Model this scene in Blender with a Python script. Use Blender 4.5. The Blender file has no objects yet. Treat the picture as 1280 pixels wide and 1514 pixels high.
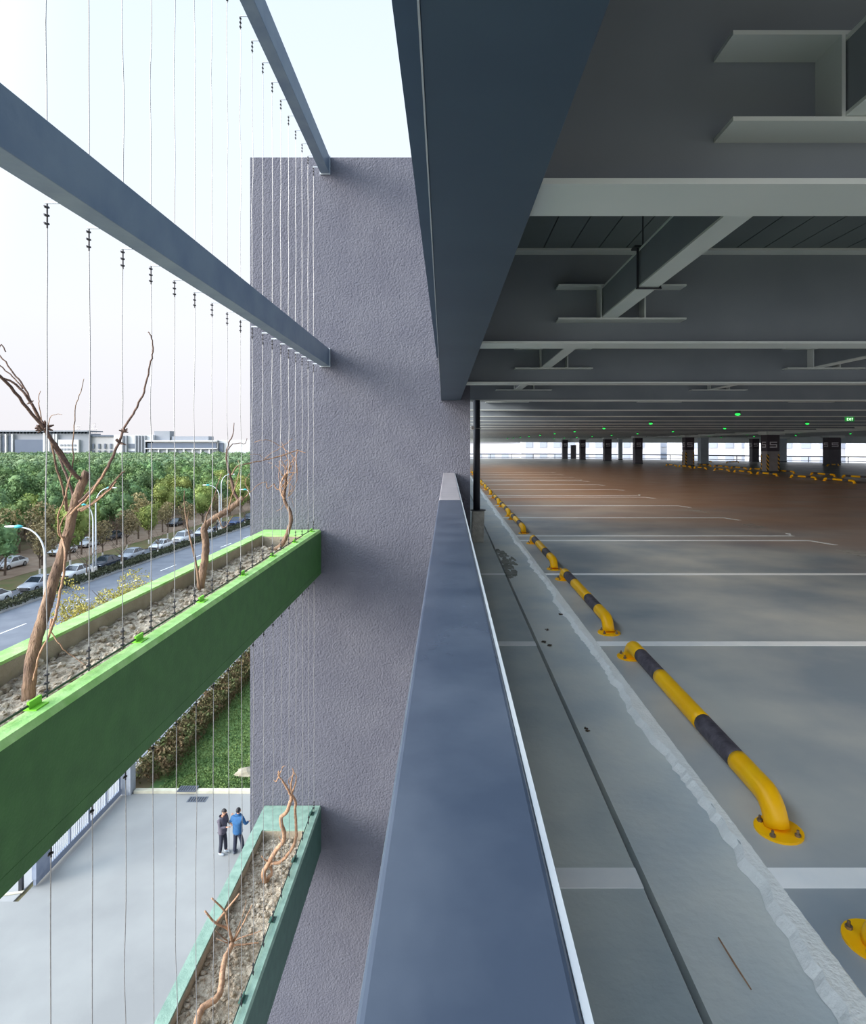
import bpy, bmesh, math, random
import numpy as np
from mathutils import Vector, Matrix
random.seed(7)
rng = np.random.default_rng(7)
S = bpy.context.scene
COL = S.collection

# ------------------------------------------------------------------ camera, sky, sun, exposure
CAMZ = 1.5
cd = bpy.data.cameras.new('camera'); cam = bpy.data.objects.new('camera', cd); COL.objects.link(cam)
cam.location = (0, 0, CAMZ); cam.rotation_euler = (math.pi/2, 0, 0)
cd.sensor_fit = 'HORIZONTAL'; cd.sensor_width = 36.0; cd.lens = 907/1280*36
cd.shift_x = -22/1280; cd.shift_y = -99/1280; cd.clip_start = .05; cd.clip_end = 4000
S.camera = cam

W = bpy.data.worlds.new('hazy_sky'); S.world = W; W.use_nodes = True
nt = W.node_tree; nt.nodes.clear()
wo = nt.nodes.new('ShaderNodeOutputWorld'); bg = nt.nodes.new('ShaderNodeBackground')
tc = nt.nodes.new('ShaderNodeTexCoord'); sp = nt.nodes.new('ShaderNodeSeparateXYZ'); cr = nt.nodes.new('ShaderNodeValToRGB')
nt.links.new(tc.outputs['Generated'], sp.inputs[0]); nt.links.new(sp.outputs['Z'], cr.inputs[0])
# the haze is brighter around the low sun (to the left and behind the viewer)
dt = nt.nodes.new('ShaderNodeVectorMath'); dt.operation = 'DOT_PRODUCT'; nt.links.new(tc.outputs['Generated'], dt.inputs[0]); dt.inputs[1].default_value = Vector((-.90,-.32,.30)).normalized()
mr = nt.nodes.new('ShaderNodeMapRange'); mr.interpolation_type = 'SMOOTHSTEP'; nt.links.new(dt.outputs['Value'], mr.inputs[0])
mr.inputs[1].default_value = .30; mr.inputs[2].default_value = 1.0; mr.inputs[3].default_value = 1.0; mr.inputs[4].default_value = 5.0
vm = nt.nodes.new('ShaderNodeVectorMath'); vm.operation = 'SCALE'; nt.links.new(cr.outputs[0], vm.inputs[0]); nt.links.new(mr.outputs[0], vm.inputs['Scale'])
nt.links.new(vm.outputs[0], bg.inputs[0]); nt.links.new(bg.outputs[0], wo.inputs[0])
cr.color_ramp.elements[0].position = 0.0; cr.color_ramp.elements[0].color = (.82, .80, .83, 1)
cr.color_ramp.elements[1].position = 1.0; cr.color_ramp.elements[1].color = (.60, .78, 1.0, 1)
e = cr.color_ramp.elements.new(.18); e.color = (.87, .89, .95, 1)
e = cr.color_ramp.elements.new(.5); e.color = (.80, .90, 1.0, 1)
bg.inputs[1].default_value = .68

sl = bpy.data.lights.new('hazy_sun', 'SUN'); sun = bpy.data.objects.new('hazy_sun', sl); COL.objects.link(sun)
sl.energy = 3.0; sl.angle = math.radians(28); sl.color = (1.0, .93, .84)
sun.rotation_euler = Vector((.80, .40, -.30)).to_track_quat('-Z', 'Y').to_euler()

S.view_settings.view_transform = 'Standard'; S.view_settings.look = 'None'
S.view_settings.gamma = 1.0; S.view_settings.use_curve_mapping = False
S.view_settings.exposure = 0.72
S.cycles.max_bounces = 8; S.cycles.diffuse_bounces = 5

# ------------------------------------------------------------------ helpers
def lin(c):
    r = []
    for v in c[:3]:
        v = v/255.0
        r.append(v/12.92 if v <= .04045 else ((v+.055)/1.055)**2.4)
    return (*r, 1)

MATS = {}
def mat(name, c1, c2=None, scale=4.0, rough=.6, bump=0.0, bscale=40.0, metal=0.0, spec=.5, emit=0.0,
        rand=0.0, detail=4.0, stretch=None, lo=.35, hi=.65):
    if name in MATS: return MATS[name]
    m = bpy.data.materials.new(name); m.use_nodes = True; t = m.node_tree; n = t.nodes; L = t.links
    b = n['Principled BSDF']
    b.inputs['Roughness'].default_value = rough; b.inputs['Metallic'].default_value = metal
    b.inputs['Specular IOR Level'].default_value = spec
    co = n.new('ShaderNodeTexCoord'); vec = co.outputs['Object']
    if stretch:
        mp = n.new('ShaderNodeMapping'); mp.inputs['Scale'].default_value = stretch
        L.new(vec, mp.inputs[0]); vec = mp.outputs[0]
    if c2 is None: c2 = tuple(int(v*.9) for v in c1)
    ns = n.new('ShaderNodeTexNoise'); ns.inputs['Scale'].default_value = scale; ns.inputs['Detail'].default_value = detail
    L.new(vec, ns.inputs['Vector'])
    rp = n.new('ShaderNodeValToRGB'); rp.color_ramp.elements[0].position = lo; rp.color_ramp.elements[1].position = hi
    rp.color_ramp.elements[0].color = lin(c1); rp.color_ramp.elements[1].color = lin(c2)
    L.new(ns.outputs['Fac'], rp.inputs[0]); out = rp.outputs[0]
    if rand:
        oi = n.new('ShaderNodeObjectInfo'); hs = n.new('ShaderNodeHueSaturation')
        ma = n.new('ShaderNodeMapRange'); ma.inputs[3].default_value = 1-rand; ma.inputs[4].default_value = 1+rand
        mh = n.new('ShaderNodeMapRange'); mh.inputs[3].default_value = .5-rand*.09; mh.inputs[4].default_value = .5+rand*.05
        L.new(oi.outputs['Random'], ma.inputs[0]); L.new(ma.outputs[0], hs.inputs['Value'])
        L.new(oi.outputs['Random'], mh.inputs[0]); L.new(mh.outputs[0], hs.inputs['Hue'])
        L.new(out, hs.inputs['Color']); out = hs.outputs[0]
    L.new(out, b.inputs['Base Color'])
    if bump:
        n2 = n.new('ShaderNodeTexNoise'); n2.inputs['Scale'].default_value = bscale; n2.inputs['Detail'].default_value = 3
        L.new(vec, n2.inputs['Vector'])
        bp = n.new('ShaderNodeBump'); bp.inputs['Strength'].default_value = min(1, bump); bp.inputs['Distance'].default_value = .02
        L.new(n2.outputs['Fac'], bp.inputs['Height']); L.new(bp.outputs[0], b.inputs['Normal'])
    if emit:
        L.new(out, b.inputs['Emission Color']); b.inputs['Emission Strength'].default_value = emit
    MATS[name] = m
    return m

class MB:
    def __init__(s): s.v = []; s.f = []; s.m = []; s.k = 0
    def add(s, vs, fs, k=None):
        o = len(s.v); s.v += [tuple(p) for p in vs]
        for f in fs: s.f.append(tuple(i+o for i in f)); s.m.append(s.k if k is None else k)
    def box(s, x0, x1, y0, y1, z0, z1, k=None):
        s.add([(x0,y0,z0),(x1,y0,z0),(x1,y1,z0),(x0,y1,z0),(x0,y0,z1),(x1,y0,z1),(x1,y1,z1),(x0,y1,z1)],
              [(0,3,2,1),(4,5,6,7),(0,1,5,4),(1,2,6,5),(2,3,7,6),(3,0,4,7)], k); return s
    def prism(s, poly, z0, z1, k=None):
        n = len(poly); vs = [(x,y,z0) for x,y in poly]+[(x,y,z1) for x,y in poly]
        fs = [tuple(range(n-1,-1,-1)), tuple(range(n,2*n))]+[(i,(i+1)%n,n+(i+1)%n,n+i) for i in range(n)]
        s.add(vs, fs, k); return s
    def extr(s, prof, y0, y1, dx=0.0, k=None):      # profile (x,z) swept along Y
        n = len(prof); vs = [(x,y0,z) for x,z in prof]+[(x+dx,y1,z) for x,z in prof]
        fs = [tuple(range(n)), tuple(range(2*n-1,n-1,-1))]+[(i,n+i,n+(i+1)%n,(i+1)%n) for i in range(n)]
        s.add(vs, fs, k); return s
    def tube(s, pts, rs, n=8, k=None, caps=True):
        pts = [Vector(p) for p in pts]
        if not hasattr(rs, '__len__'): rs = [rs]*len(pts)
        o = len(s.v); up = None
        for i, p in enumerate(pts):
            t = (pts[min(i+1,len(pts)-1)]-pts[max(i-1,0)]).normalized()
            if up is None: up = Vector((0,0,1)) if abs(t.z) < .9 else Vector((1,0,0))
            a = t.cross(up)
            if a.length < 1e-5: a = t.cross(Vector((.3,1,.2)))
            a.normalize(); b = a.cross(t); up = b
            for j in range(n):
                th = 2*math.pi*j/n; s.v.append(tuple(p+(a*math.cos(th)+b*math.sin(th))*rs[i]))
        kk = s.k if k is None else k
        for i in range(len(pts)-1):
            for j in range(n):
                s.f.append((o+i*n+j, o+i*n+(j+1)%n, o+(i+1)*n+(j+1)%n, o+(i+1)*n+j)); s.m.append(kk)
        if caps:
            s.f.append(tuple(o+j for j in range(n-1,-1,-1))); s.m.append(kk)
            q = o+(len(pts)-1)*n; s.f.append(tuple(q+j for j in range(n))); s.m.append(kk)
        return s
    def blob(s, c, r, sub=1, jit=.15, k=None, R=random):
        V, F = ICO[sub]
        if not hasattr(r, '__len__'): r = (r, r, r)
        s.add([(c[0]+x*r[0]*(1+R.uniform(-jit,jit)), c[1]+y*r[1]*(1+R.uniform(-jit,jit)), c[2]+z*r[2]*(1+R.uniform(-jit,jit))) for x,y,z in V], F, k); return s
    def build(s, name, m=None, parent=None, smooth=False, local=False, bevel=0.0, mesh=None):
        ms = m if isinstance(m, (list, tuple)) else [m]
        if mesh is None:
            off = Vector((0,0,0))
            if parent is not None and not local:
                p = parent
                while p is not None: off += p.location; p = p.parent
            elif parent is None and not local:
                a = np.array(s.v); lo = a.min(0); hi = a.max(0)
                off = Vector(((lo[0]+hi[0])/2, (lo[1]+hi[1])/2, lo[2]))
            me = bpy.data.meshes.new(name)
            me.from_pydata([(x-off.x, y-off.y, z-off.z) for x,y,z in s.v], [], s.f)
            if any(s.m): me.polygons.foreach_set('material_index', s.m)
            me.update()
            bm = bmesh.new(); bm.from_mesh(me); bmesh.ops.recalc_face_normals(bm, faces=bm.faces); bm.to_mesh(me); bm.free()
            for q in ms:
                if q: me.materials.append(q)
            if smooth:
                me.polygons.foreach_set('use_smooth', [True]*len(me.polygons))
        else: me = mesh; off = Vector((0,0,0))
        o = bpy.data.objects.new(name, me); COL.objects.link(o)
        if parent is not None: o.parent = parent
        else: o.location = off
        if bevel:
            bv = o.modifiers.new('bevel', 'BEVEL'); bv.width = bevel; bv.segments = 3; bv.limit_method = 'ANGLE'
            bv.harden_normals = False
        return o

def _ico(sub):
    bm = bmesh.new(); bmesh.ops.create_icosphere(bm, subdivisions=sub, radius=1)
    V = [tuple(v.co) for v in bm.verts]; F = [tuple(v.index for v in f.verts) for f in bm.faces]; bm.free(); return V, F
ICO = {1: _ico(1), 2: _ico(2), 3: _ico(3)}

def tag(o, label=None, cat=None, group=None, kind=None):
    if label: o['label'] = label
    if cat: o['category'] = cat
    if group: o['group'] = group
    if kind: o['kind'] = kind
    return o
def empty(name, loc, label=None, cat=None, group=None, kind=None):
    o = bpy.data.objects.new(name, None); COL.objects.link(o); o.location = loc; o.empty_display_size = .1
    return tag(o, label, cat, group, kind)
def struct(mb, name, m, parent=None, **kw):
    o = mb.build(name, m, parent, **kw); o['kind'] = 'structure' if parent is None else o.get('kind', 'structure'); return o
def copy_tree(o, parent=None, loc=None, rz=None, sc=None):
    c = o.copy(); COL.objects.link(c); c.parent = parent
    if loc is not None: c.location = loc
    if rz is not None: c.rotation_euler = (0,0,rz)
    if sc is not None: c.scale = (sc, sc, sc) if not hasattr(sc, '__len__') else sc
    for ch in list(o.children): copy_tree(ch, c)
    return c
def P(px, py, D): return Vector(((px-662)*D/907, D, CAMZ-(py-658)*D/907))
ORD = ['first','second','third','fourth','fifth','sixth','seventh','eighth','ninth','tenth','eleventh','twelfth','thirteenth',
       'fourteenth','fifteenth','sixteenth','seventeenth','eighteenth','nineteenth','twentieth','twenty-first','twenty-second',
       'twenty-third','twenty-fourth','twenty-fifth','twenty-sixth']
def smoothpath(pts, rs, n=4, jit=0.0, R=random):
    pts = [Vector(p) for p in pts]; out = []; ro = []
    for i in range(len(pts)-1):
        p0 = pts[max(i-1,0)]; p1 = pts[i]; p2 = pts[i+1]; p3 = pts[min(i+2,len(pts)-1)]
        for j in range(n):
            t = j/n
            q = .5*((2*p1)+(-p0+p2)*t+(2*p0-5*p1+4*p2-p3)*t*t+(-p0+3*p1-3*p2+p3)*t*t*t)
            if jit: q = q+Vector((R.uniform(-jit,jit),R.uniform(-jit,jit),R.uniform(-jit,jit)))
            out.append(q); ro.append(rs[i]*(1-t)+rs[i+1]*t)
    out.append(pts[-1]); ro.append(rs[-1]); return out, ro

# ------------------------------------------------------------------ materials
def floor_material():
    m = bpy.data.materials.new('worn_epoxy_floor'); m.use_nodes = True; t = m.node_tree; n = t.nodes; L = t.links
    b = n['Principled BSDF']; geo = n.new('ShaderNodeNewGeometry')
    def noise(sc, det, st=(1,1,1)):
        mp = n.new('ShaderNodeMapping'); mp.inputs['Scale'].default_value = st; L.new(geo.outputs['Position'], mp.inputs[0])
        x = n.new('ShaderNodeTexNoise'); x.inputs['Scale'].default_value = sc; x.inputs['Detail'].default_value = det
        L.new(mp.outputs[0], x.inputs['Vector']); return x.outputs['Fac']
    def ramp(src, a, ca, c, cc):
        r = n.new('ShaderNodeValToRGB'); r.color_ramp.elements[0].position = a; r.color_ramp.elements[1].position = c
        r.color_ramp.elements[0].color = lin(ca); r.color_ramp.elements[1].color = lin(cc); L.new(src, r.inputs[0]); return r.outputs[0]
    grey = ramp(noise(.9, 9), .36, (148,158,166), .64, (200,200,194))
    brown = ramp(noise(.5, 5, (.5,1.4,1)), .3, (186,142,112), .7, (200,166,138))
    # brown tint painted in for warm reflected sunlight, stronger to the right and far
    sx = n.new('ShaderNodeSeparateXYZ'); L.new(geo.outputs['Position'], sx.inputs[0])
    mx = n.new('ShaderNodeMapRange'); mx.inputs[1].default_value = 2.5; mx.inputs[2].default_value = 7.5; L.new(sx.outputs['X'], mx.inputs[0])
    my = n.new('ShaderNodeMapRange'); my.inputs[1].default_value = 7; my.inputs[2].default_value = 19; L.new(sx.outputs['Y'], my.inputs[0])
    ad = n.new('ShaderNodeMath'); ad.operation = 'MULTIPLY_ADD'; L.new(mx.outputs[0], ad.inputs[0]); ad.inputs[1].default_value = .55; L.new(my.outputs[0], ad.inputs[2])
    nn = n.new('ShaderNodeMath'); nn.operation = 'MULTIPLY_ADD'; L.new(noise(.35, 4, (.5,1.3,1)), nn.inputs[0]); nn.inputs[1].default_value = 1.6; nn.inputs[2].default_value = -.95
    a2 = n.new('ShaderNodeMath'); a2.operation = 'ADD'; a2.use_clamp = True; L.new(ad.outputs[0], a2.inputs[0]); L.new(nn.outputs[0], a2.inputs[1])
    # beyond the central columns that tint drops out to plain grey
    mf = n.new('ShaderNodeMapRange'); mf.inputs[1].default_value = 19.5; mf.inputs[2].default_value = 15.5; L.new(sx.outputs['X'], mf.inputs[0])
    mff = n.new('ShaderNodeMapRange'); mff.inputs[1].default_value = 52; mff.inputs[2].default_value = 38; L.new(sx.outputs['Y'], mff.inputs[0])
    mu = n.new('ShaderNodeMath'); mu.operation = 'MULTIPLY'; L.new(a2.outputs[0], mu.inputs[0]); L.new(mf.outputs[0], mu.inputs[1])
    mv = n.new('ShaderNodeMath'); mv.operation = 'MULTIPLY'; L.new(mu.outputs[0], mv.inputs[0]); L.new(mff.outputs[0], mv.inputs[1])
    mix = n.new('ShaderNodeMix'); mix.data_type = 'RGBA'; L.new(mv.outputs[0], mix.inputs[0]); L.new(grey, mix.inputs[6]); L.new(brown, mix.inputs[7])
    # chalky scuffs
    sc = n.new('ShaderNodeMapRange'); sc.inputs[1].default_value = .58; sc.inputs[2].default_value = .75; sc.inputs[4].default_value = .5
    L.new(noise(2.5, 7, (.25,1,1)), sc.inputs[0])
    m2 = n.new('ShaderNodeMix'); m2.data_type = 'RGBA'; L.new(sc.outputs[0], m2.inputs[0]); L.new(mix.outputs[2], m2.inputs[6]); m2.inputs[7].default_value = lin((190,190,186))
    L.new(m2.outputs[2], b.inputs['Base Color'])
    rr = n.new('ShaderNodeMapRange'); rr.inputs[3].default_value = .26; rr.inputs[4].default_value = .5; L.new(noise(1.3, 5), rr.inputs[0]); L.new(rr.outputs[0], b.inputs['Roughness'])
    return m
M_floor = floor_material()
M_conc = mat('light_concrete', (146,154,150), (170,176,170), 2.2, .7, .25, 30)
M_curb = mat('kerb_concrete', (176,187,190), (206,210,204), 1.6, .65, .2, 25, detail=7)
M_gut = mat('gutter_concrete', (194,202,204), (218,220,214), 2.0, .6, .2, 25, detail=7)
M_fillet = mat('white_mortar', (232,233,229), (240,240,236), 9, .8, .4, 60)
M_kerbshade = mat('kerb_shadow_tone', (38,44,54), (50,56,66), 6, .9)  # dark tone for the shade painted along the kerb edge
M_white = mat('road_paint', (240,242,242), (248,248,246), 8, .6, detail=6)
M_worn = mat('worn_paint', (150,146,138), (176,172,162), 9, .7, detail=8)
M_stucco = mat('grey_stucco', (93,94,105), (99,100,110), 3, .9, .9, 42, detail=7)
M_cap = mat('dark_blue_coping', (62,73,90), (82,92,107), 5, .24, .05, 12, spec=.6, detail=6, lo=.4, hi=.75)
M_captrim = mat('pale_coping_edge', (168,176,184), (186,192,196), 5, .4)
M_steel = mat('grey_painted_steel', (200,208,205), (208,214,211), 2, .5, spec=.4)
M_web = mat('shaded_web_steel', (118,126,134), (126,134,141), 2, .5, spec=.4)  # same steel as the flanges, darkened for the shade on the webs
M_steeld = mat('dark_painted_steel', (58,76,94), (64,83,100), 2, .5, spec=.45)
M_beamL = mat('blue_grey_facade_steel', (112,126,142), (130,142,152), 3, .4, .08, 20, spec=.5, detail=6)
M_deck = mat('grey_deck_sheet', (92,102,104), (106,116,116), 1.2, .6)
M_green = mat('shaded_leaf_green_paint', (52,100,42), (62,112,50), 7, .55, .15, 60, detail=6)  # darker green carries the shade on the planter faces
M_greenr = mat('skylit_faded_green_rim', (140,196,104), (176,218,140), 9, .7, .2, 60, detail=8)  # paler copy: some real fading, plus skylight painted into the rim
M_tealr = mat('skylit_faded_sea_green_rim', (124,154,140), (146,176,160), 9, .7, .2, 60, detail=8)  # weathered, and lightened further as if by open sky
M_teal = mat('shaded_sea_green_paint', (56,92,82), (66,104,92), 7, .55, .15, 60, detail=6)  # face copy of the sea green, shade put into the paint
M_planterin = mat('planter_render', (150,140,122), (166,156,138), 6, .9, .4, 40)
M_soil = mat('dry_clod_soil', (136,122,104), (190,178,160), 22, .95, .9, 60, detail=6)
M_bark = mat('brown_bark', (92,72,60), (150,122,98), 22, .85, .8, 70, stretch=(1,1,.35))
M_twig = mat('pale_twig_bark', (142,108,84), (178,142,112), 30, .8, .4, 80)
M_dtwig = mat('dark_twig_bark', (84,64,56), (112,88,76), 30, .8, .4, 80)
M_cable = mat('galvanised_cable', (150,150,150), (170,170,168), 50, .4, metal=.5)
M_clamp = mat('dark_clamp_steel', (62,62,66), (92,90,90), 40, .5, metal=.6)
M_yel = mat('yellow_enamel', (252,186,8), (255,196,14), 6, .4, .05, 20, spec=.3)
M_blk = mat('black_scuffed_band', (62,58,66), (92,86,94), 18, .6, .2, 50, detail=8)
M_bolt = mat('rusty_bolt', (120,104,92), (160,146,130), 60, .5, metal=.7)
M_dark = mat('near_black_paint', (38,42,50), (46,50,58), 5, .5)
M_glow = mat('green_lamp_lens', (30,190,70), (46,205,86), 5, .5, emit=1.1)
M_signg = mat('green_sign_face', (22,110,44), (26,120,48), 5, .5, emit=.5)
M_signw = mat('pale_sign_marks', (190,240,190), (200,244,200), 5, .5, emit=1.2)

# ------------------------------------------------------------------ parking deck structure
far_edge = [(-.1, 69), (12, 69), (20, 64), (27, 57.5), (36, 50), (46, 41), (7, -.6)]
floor_poly = [(1.10, -.6), (1.10, 69)] + far_edge[1:]
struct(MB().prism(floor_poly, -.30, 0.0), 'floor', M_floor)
struct(MB().prism([(.70,-.6),(1.10,-.6),(1.10,69),(.70,69)], -.30, -.03), 'floor_gutter', M_gut)
struct(MB().prism([(.12,-.6),(.664,-.6),(.664,69),(.12,69)], -.30, 0.0), 'floor_kerb', M_curb, bevel=.006)
struct(MB().prism([(.664,-.6),(.70,-.6),(.70,69),(.664,69)], -.30, -.085), 'floor_kerb_shadow', M_kerbshade)  # sunken dark strip standing in for the shadow at the kerb edge
# ragged mortar fillet between gutter and floor
mb = MB(); ys = np.arange(-.5, 60, .03); vs = []
w = 0.0
for y in ys:
    w = .8*w + random.uniform(-.010, .010); a = 1.055+w+(.012*math.sin(y*3.1))
    vs += [(a, y, -.028), (a+.028, y, .0035), (1.13+random.uniform(-.003,.003), y, .0035), (1.135, y, -.001)]
fs = []
for i in range(len(ys)-1):
    for j in range(3): fs.append((i*4+j, i*4+j+1, i*4+j+5, i*4+j+4))
mb.add(vs, fs); struct(mb, 'floor_mortar_edge', M_fillet)

# bay lines painted on the floor
def stripe(y, x0, x1, w=.10, z=.0015, name='bay_line'):
    o = MB().prism([(x0,y-w/2),(x1,y-w/2),(x1,y+w/2),(x0,y+w/2)], z-.001, z).build(name, M_white); return o
L1 = [-.40, 2.125, 4.63, 7.13, 9.63, 10.13, 12.65, 15.15, 17.65, 18.2, 20.7, 23.2, 25.7, 26.2, 28.7, 31.2, 33.7]
floorpaint = []
for i, y in enumerate(L1[1:]):
    mb = MB(); mb.prism([(1.13,y-.05),(5.70,y-.05),(5.70,y+.05),(1.13,y+.05)], 0.0004, .002)
    s = 1 if y not in (10.13, 18.2, 26.2) else -1
    mb.prism([(5.66,y-.05),(5.70,y+.05),(5.86,y-s*.42),(5.78,y-s*.44)] if s>0 else [(5.66,y-.05),(5.70,y+.05),(5.82,y+.30),(5.74,y+.32)], .0005, .002)
    o = mb.build('bay_line', M_white)
    tag(o, 'white painted parking bay line, %s across the floor from the near end' % ORD[i], 'floor marking', 'white bay lines in the near row of bays')
for i, y in enumerate([2.125, 4.63, 7.13]):
    o = MB().prism([(.125,y-.05),(.663,y-.05),(.663,y+.05),(.125,y+.05)], .0004, .002).build('kerb_line', M_white)
    tag(o, 'short white stripe across the grey kerb beside the parapet, %s from the near end' % ORD[i], 'floor marking', 'white stripes across the kerb')
for i, y in enumerate([12.65, 15.15, 17.65, 20.7, 23.2, 25.7, 28.7, 31.2, 33.7, 36.7, 39.2]):
    o = MB().prism([(10.8,y-.05),(15.6,y-.05),(15.6,y+.05),(10.8,y+.05)], .0004, .002).build('bay_line', M_worn)
    tag(o, 'faint bay line beyond the drive lane, %s from the near end' % ORD[i], 'floor marking', 'faint bay lines beyond the drive lane')
# illegible worn number stencils at the bay mouths
for i, y in enumerate([8.4, 11.4, 13.9]):
    mb = MB(); R = random.Random(i)
    for q in range(4):
        yy = y-.34+q*.19
        for (a, b_, c_, d_) in ((0,.24,0,.028),(0,.028,0,.12),(.212,.24,0,.12),(0,.24,.10,.125)):
            if R.random() < .72: mb.prism([(5.55+a,yy+c_),(5.55+b_,yy+c_),(5.55+b_,yy+d_),(5.55+a,yy+d_)], .0004, .002)
    tag(mb.build('bay_stencil', M_worn), 'worn white stencil marks at a bay mouth, %s from the near end' % ORD[i], 'floor marking', 'worn stencils at the bay mouths')

# debris in the gutter
M_leaf = mat('dry_leaf', (58,50,44), (86,74,60), 30, .9)
for i, (px, py) in enumerate([(808,932),(812,955),(829,909),(866,1080),(704+100,950)]):
    D = 1387/(py-658); X = (px-662)*D/907
    mb = MB()
    for q in range(5): mb.blob((X+random.uniform(-.012,.012), D+random.uniform(-.02,.02), -.024), (random.uniform(.006,.014), random.uniform(.005,.012), .004), 1, .4)
    tag(mb.build('leaf_debris', M_leaf), 'small crumpled dark leaf scrap in the gutter, %s of the scraps from the wall' % ORD[i], 'debris', 'dark leaf scraps in the gutter')
mb = MB(); mb.tube([(.838,1.90,-.026),(.842,1.80,-.024),(.850,1.72,-.026)], [.0025,.003,.002], 6)
tag(mb.build('twig', M_twig), 'short dry twig lying in the near gutter', 'twig')
mb = MB()
for q in range(90):
    t = random.random(); X = .715+random.random()**1.6*.20*(1-abs(t-.5)*1.4); Y = 7.1+t*1.9
    mb.blob((X, Y, -.030), (random.uniform(.012,.035), random.uniform(.04,.13), .0018), 2, .3)
o = mb.build('dirt_patch', mat('damp_dirt', (122,124,116), (148,148,140), 9, .95)); tag(o, 'dark damp dirt heaped at the kerb foot near the concrete post base', 'dirt', kind='stuff')

# end wall, parapet, coping
mb = MB().box(-2.90, .327, 9.0, 9.32, -14.5, 5.72); mb.box(-.105, .327, 8.984, 9.0, -14.5, 2.16)
struct(mb, 'wall_end', M_stucco)
struct(MB().box(-.055, .085, 9.33, 69, -14.5, 1.09), 'wall_unseen_parapet', M_stucco)  # unseen run behind the end wall, added to block sun on the floor
struct(MB().box(-.055, .085, -1.2, 8.98, -14.5, 1.055), 'wall_parapet', mat('parapet_render', (112,114,120), (122,124,130), 4, .85, .5, 40))
M_capfar = mat('sheen_pale_coping', (150,146,150), (166,160,162), 5, .35)  # lighter copy for the far coping, grazing reflection put into its colour
def coping(y0, y1, label, m=None):
    o = empty('parapet_coping', (.0145, (y0+y1)/2, 1.055), label, 'coping', 'flat copings on the parapet')
    mb = MB().extr([(-.066,1.055),(.097,1.055),(.097,1.093),(-.066,1.093)], y0, y1); mb.build('top_slab', m or M_cap, o, bevel=.007)
    q = MB().extr([(.097,1.06),(.1035,1.06),(.1035,1.0905),(.097,1.0905)], y0, y1); q.build('edge_strip', M_captrim, o)['label'] = 'pale strip along the inner edge'
coping(-1.2, 4.56, 'long dark blue-grey coping on the parapet, running towards the camera')
coping(4.572, 8.99, 'shorter paler-looking coping on the parapet, ending at the stucco wall', M_capfar)
struct(MB().prism([(.12,-.5),(6.9,-.5),(45,41),(45,50),(.12,60)], -14.5, -.31), 'wall_storeys_below', mat('lower_storey_render', (104,106,112), (114,116,122), 3, .9))

# ceiling deck with seams
mb = MB(); x = -.10; prof = []
NX = 240; pitch = .19
def ymax(x):
    pts = [(-1,69),(12,69),(20,64),(27,57.5),(36,50),(46,41)]
    for (a, ya), (b_, yb) in zip(pts, pts[1:]):
        if a <= x <= b_: return ya+(yb-ya)*(x-a)/(b_-a)
    return 41
for i in range(NX):
    x0 = -.10+i*pitch; x1 = x0+pitch; yy = ymax(x0)
    ya = max(-.6, (x0-7)*41.6/39-.6)
    mb.add([(x0+.004,ya,2.86),(x1-.004,ya,2.86),(x1-.004,yy,2.86),(x0+.004,yy,2.86),(x0+.004,ya,2.89),(x1-.004,ya,2.89),(x1-.004,yy,2.89),(x0+.004,yy,2.89)],
           [(0,1,2,3),(0,4,7,3),(1,2,6,5),(0,4,5,1),(2,3,7,6)])
mb.prism([(-.10,-.6),(-.10,69)]+far_edge[1:], 2.89, 3.15)
struct(mb, 'ceiling', M_deck)

# edge beam above the parapet
o = empty('edge_beam', (.08, 0, 2.155), 'deep dark blue edge beam overhead, running above the parapet to the stucco wall', 'beam')
def eb(prof, mat_, nm, y0=-.6, y1=8.98, **kw):
    mb = MB(); mb.extr([(x-.0068*(y0-.9), z) for x, z in prof], y0, y1, dx=-.0068*(y1-y0)); return mb.build(nm, mat_, o, **kw)
eb([(-.042,2.155),(.240,2.155),(.240,2.175),(-.042,2.175)], M_steeld, 'bottom_flange', bevel=.003)
eb([(-.038,2.175),(-.018,2.175),(-.018,2.86),(-.038,2.86)], M_steeld, 'web')
eb([(.18,2.175),(.20,2.175),(.20,2.86),(.18,2.86)], M_steeld, 'web')
eb([(-.0455,2.152),(-.042,2.152),(-.042,2.162),(-.0455,2.162)], M_captrim, 'edge_highlight')['label'] = 'thin pale strip, a painted highlight along the outer lower edge'  # pale strip put in as the lit lower corner of the beam
o2 = MB().extr([(-.162,2.78),(-.03,2.78),(-.03,3.2),(-.162,3.2)], -.6, 8.99).build('slab_edge_plate', M_steeld)
tag(o2, 'dark steel plate along the slab edge, outside and above the edge beam', 'edge plate')
struct(MB().prism([(-.12,-.6),(7,-.6),(30,24),(30,50),(-.12,50)], 3.2, 3.4), 'ceiling_slab_above', M_steeld)
struct(MB().prism([(-.10,-.6),(7,-.6),(30,24),(30,50),(-.10,50)], 3.4, 9.5), 'wall_storeys_above', M_steeld)

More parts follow.
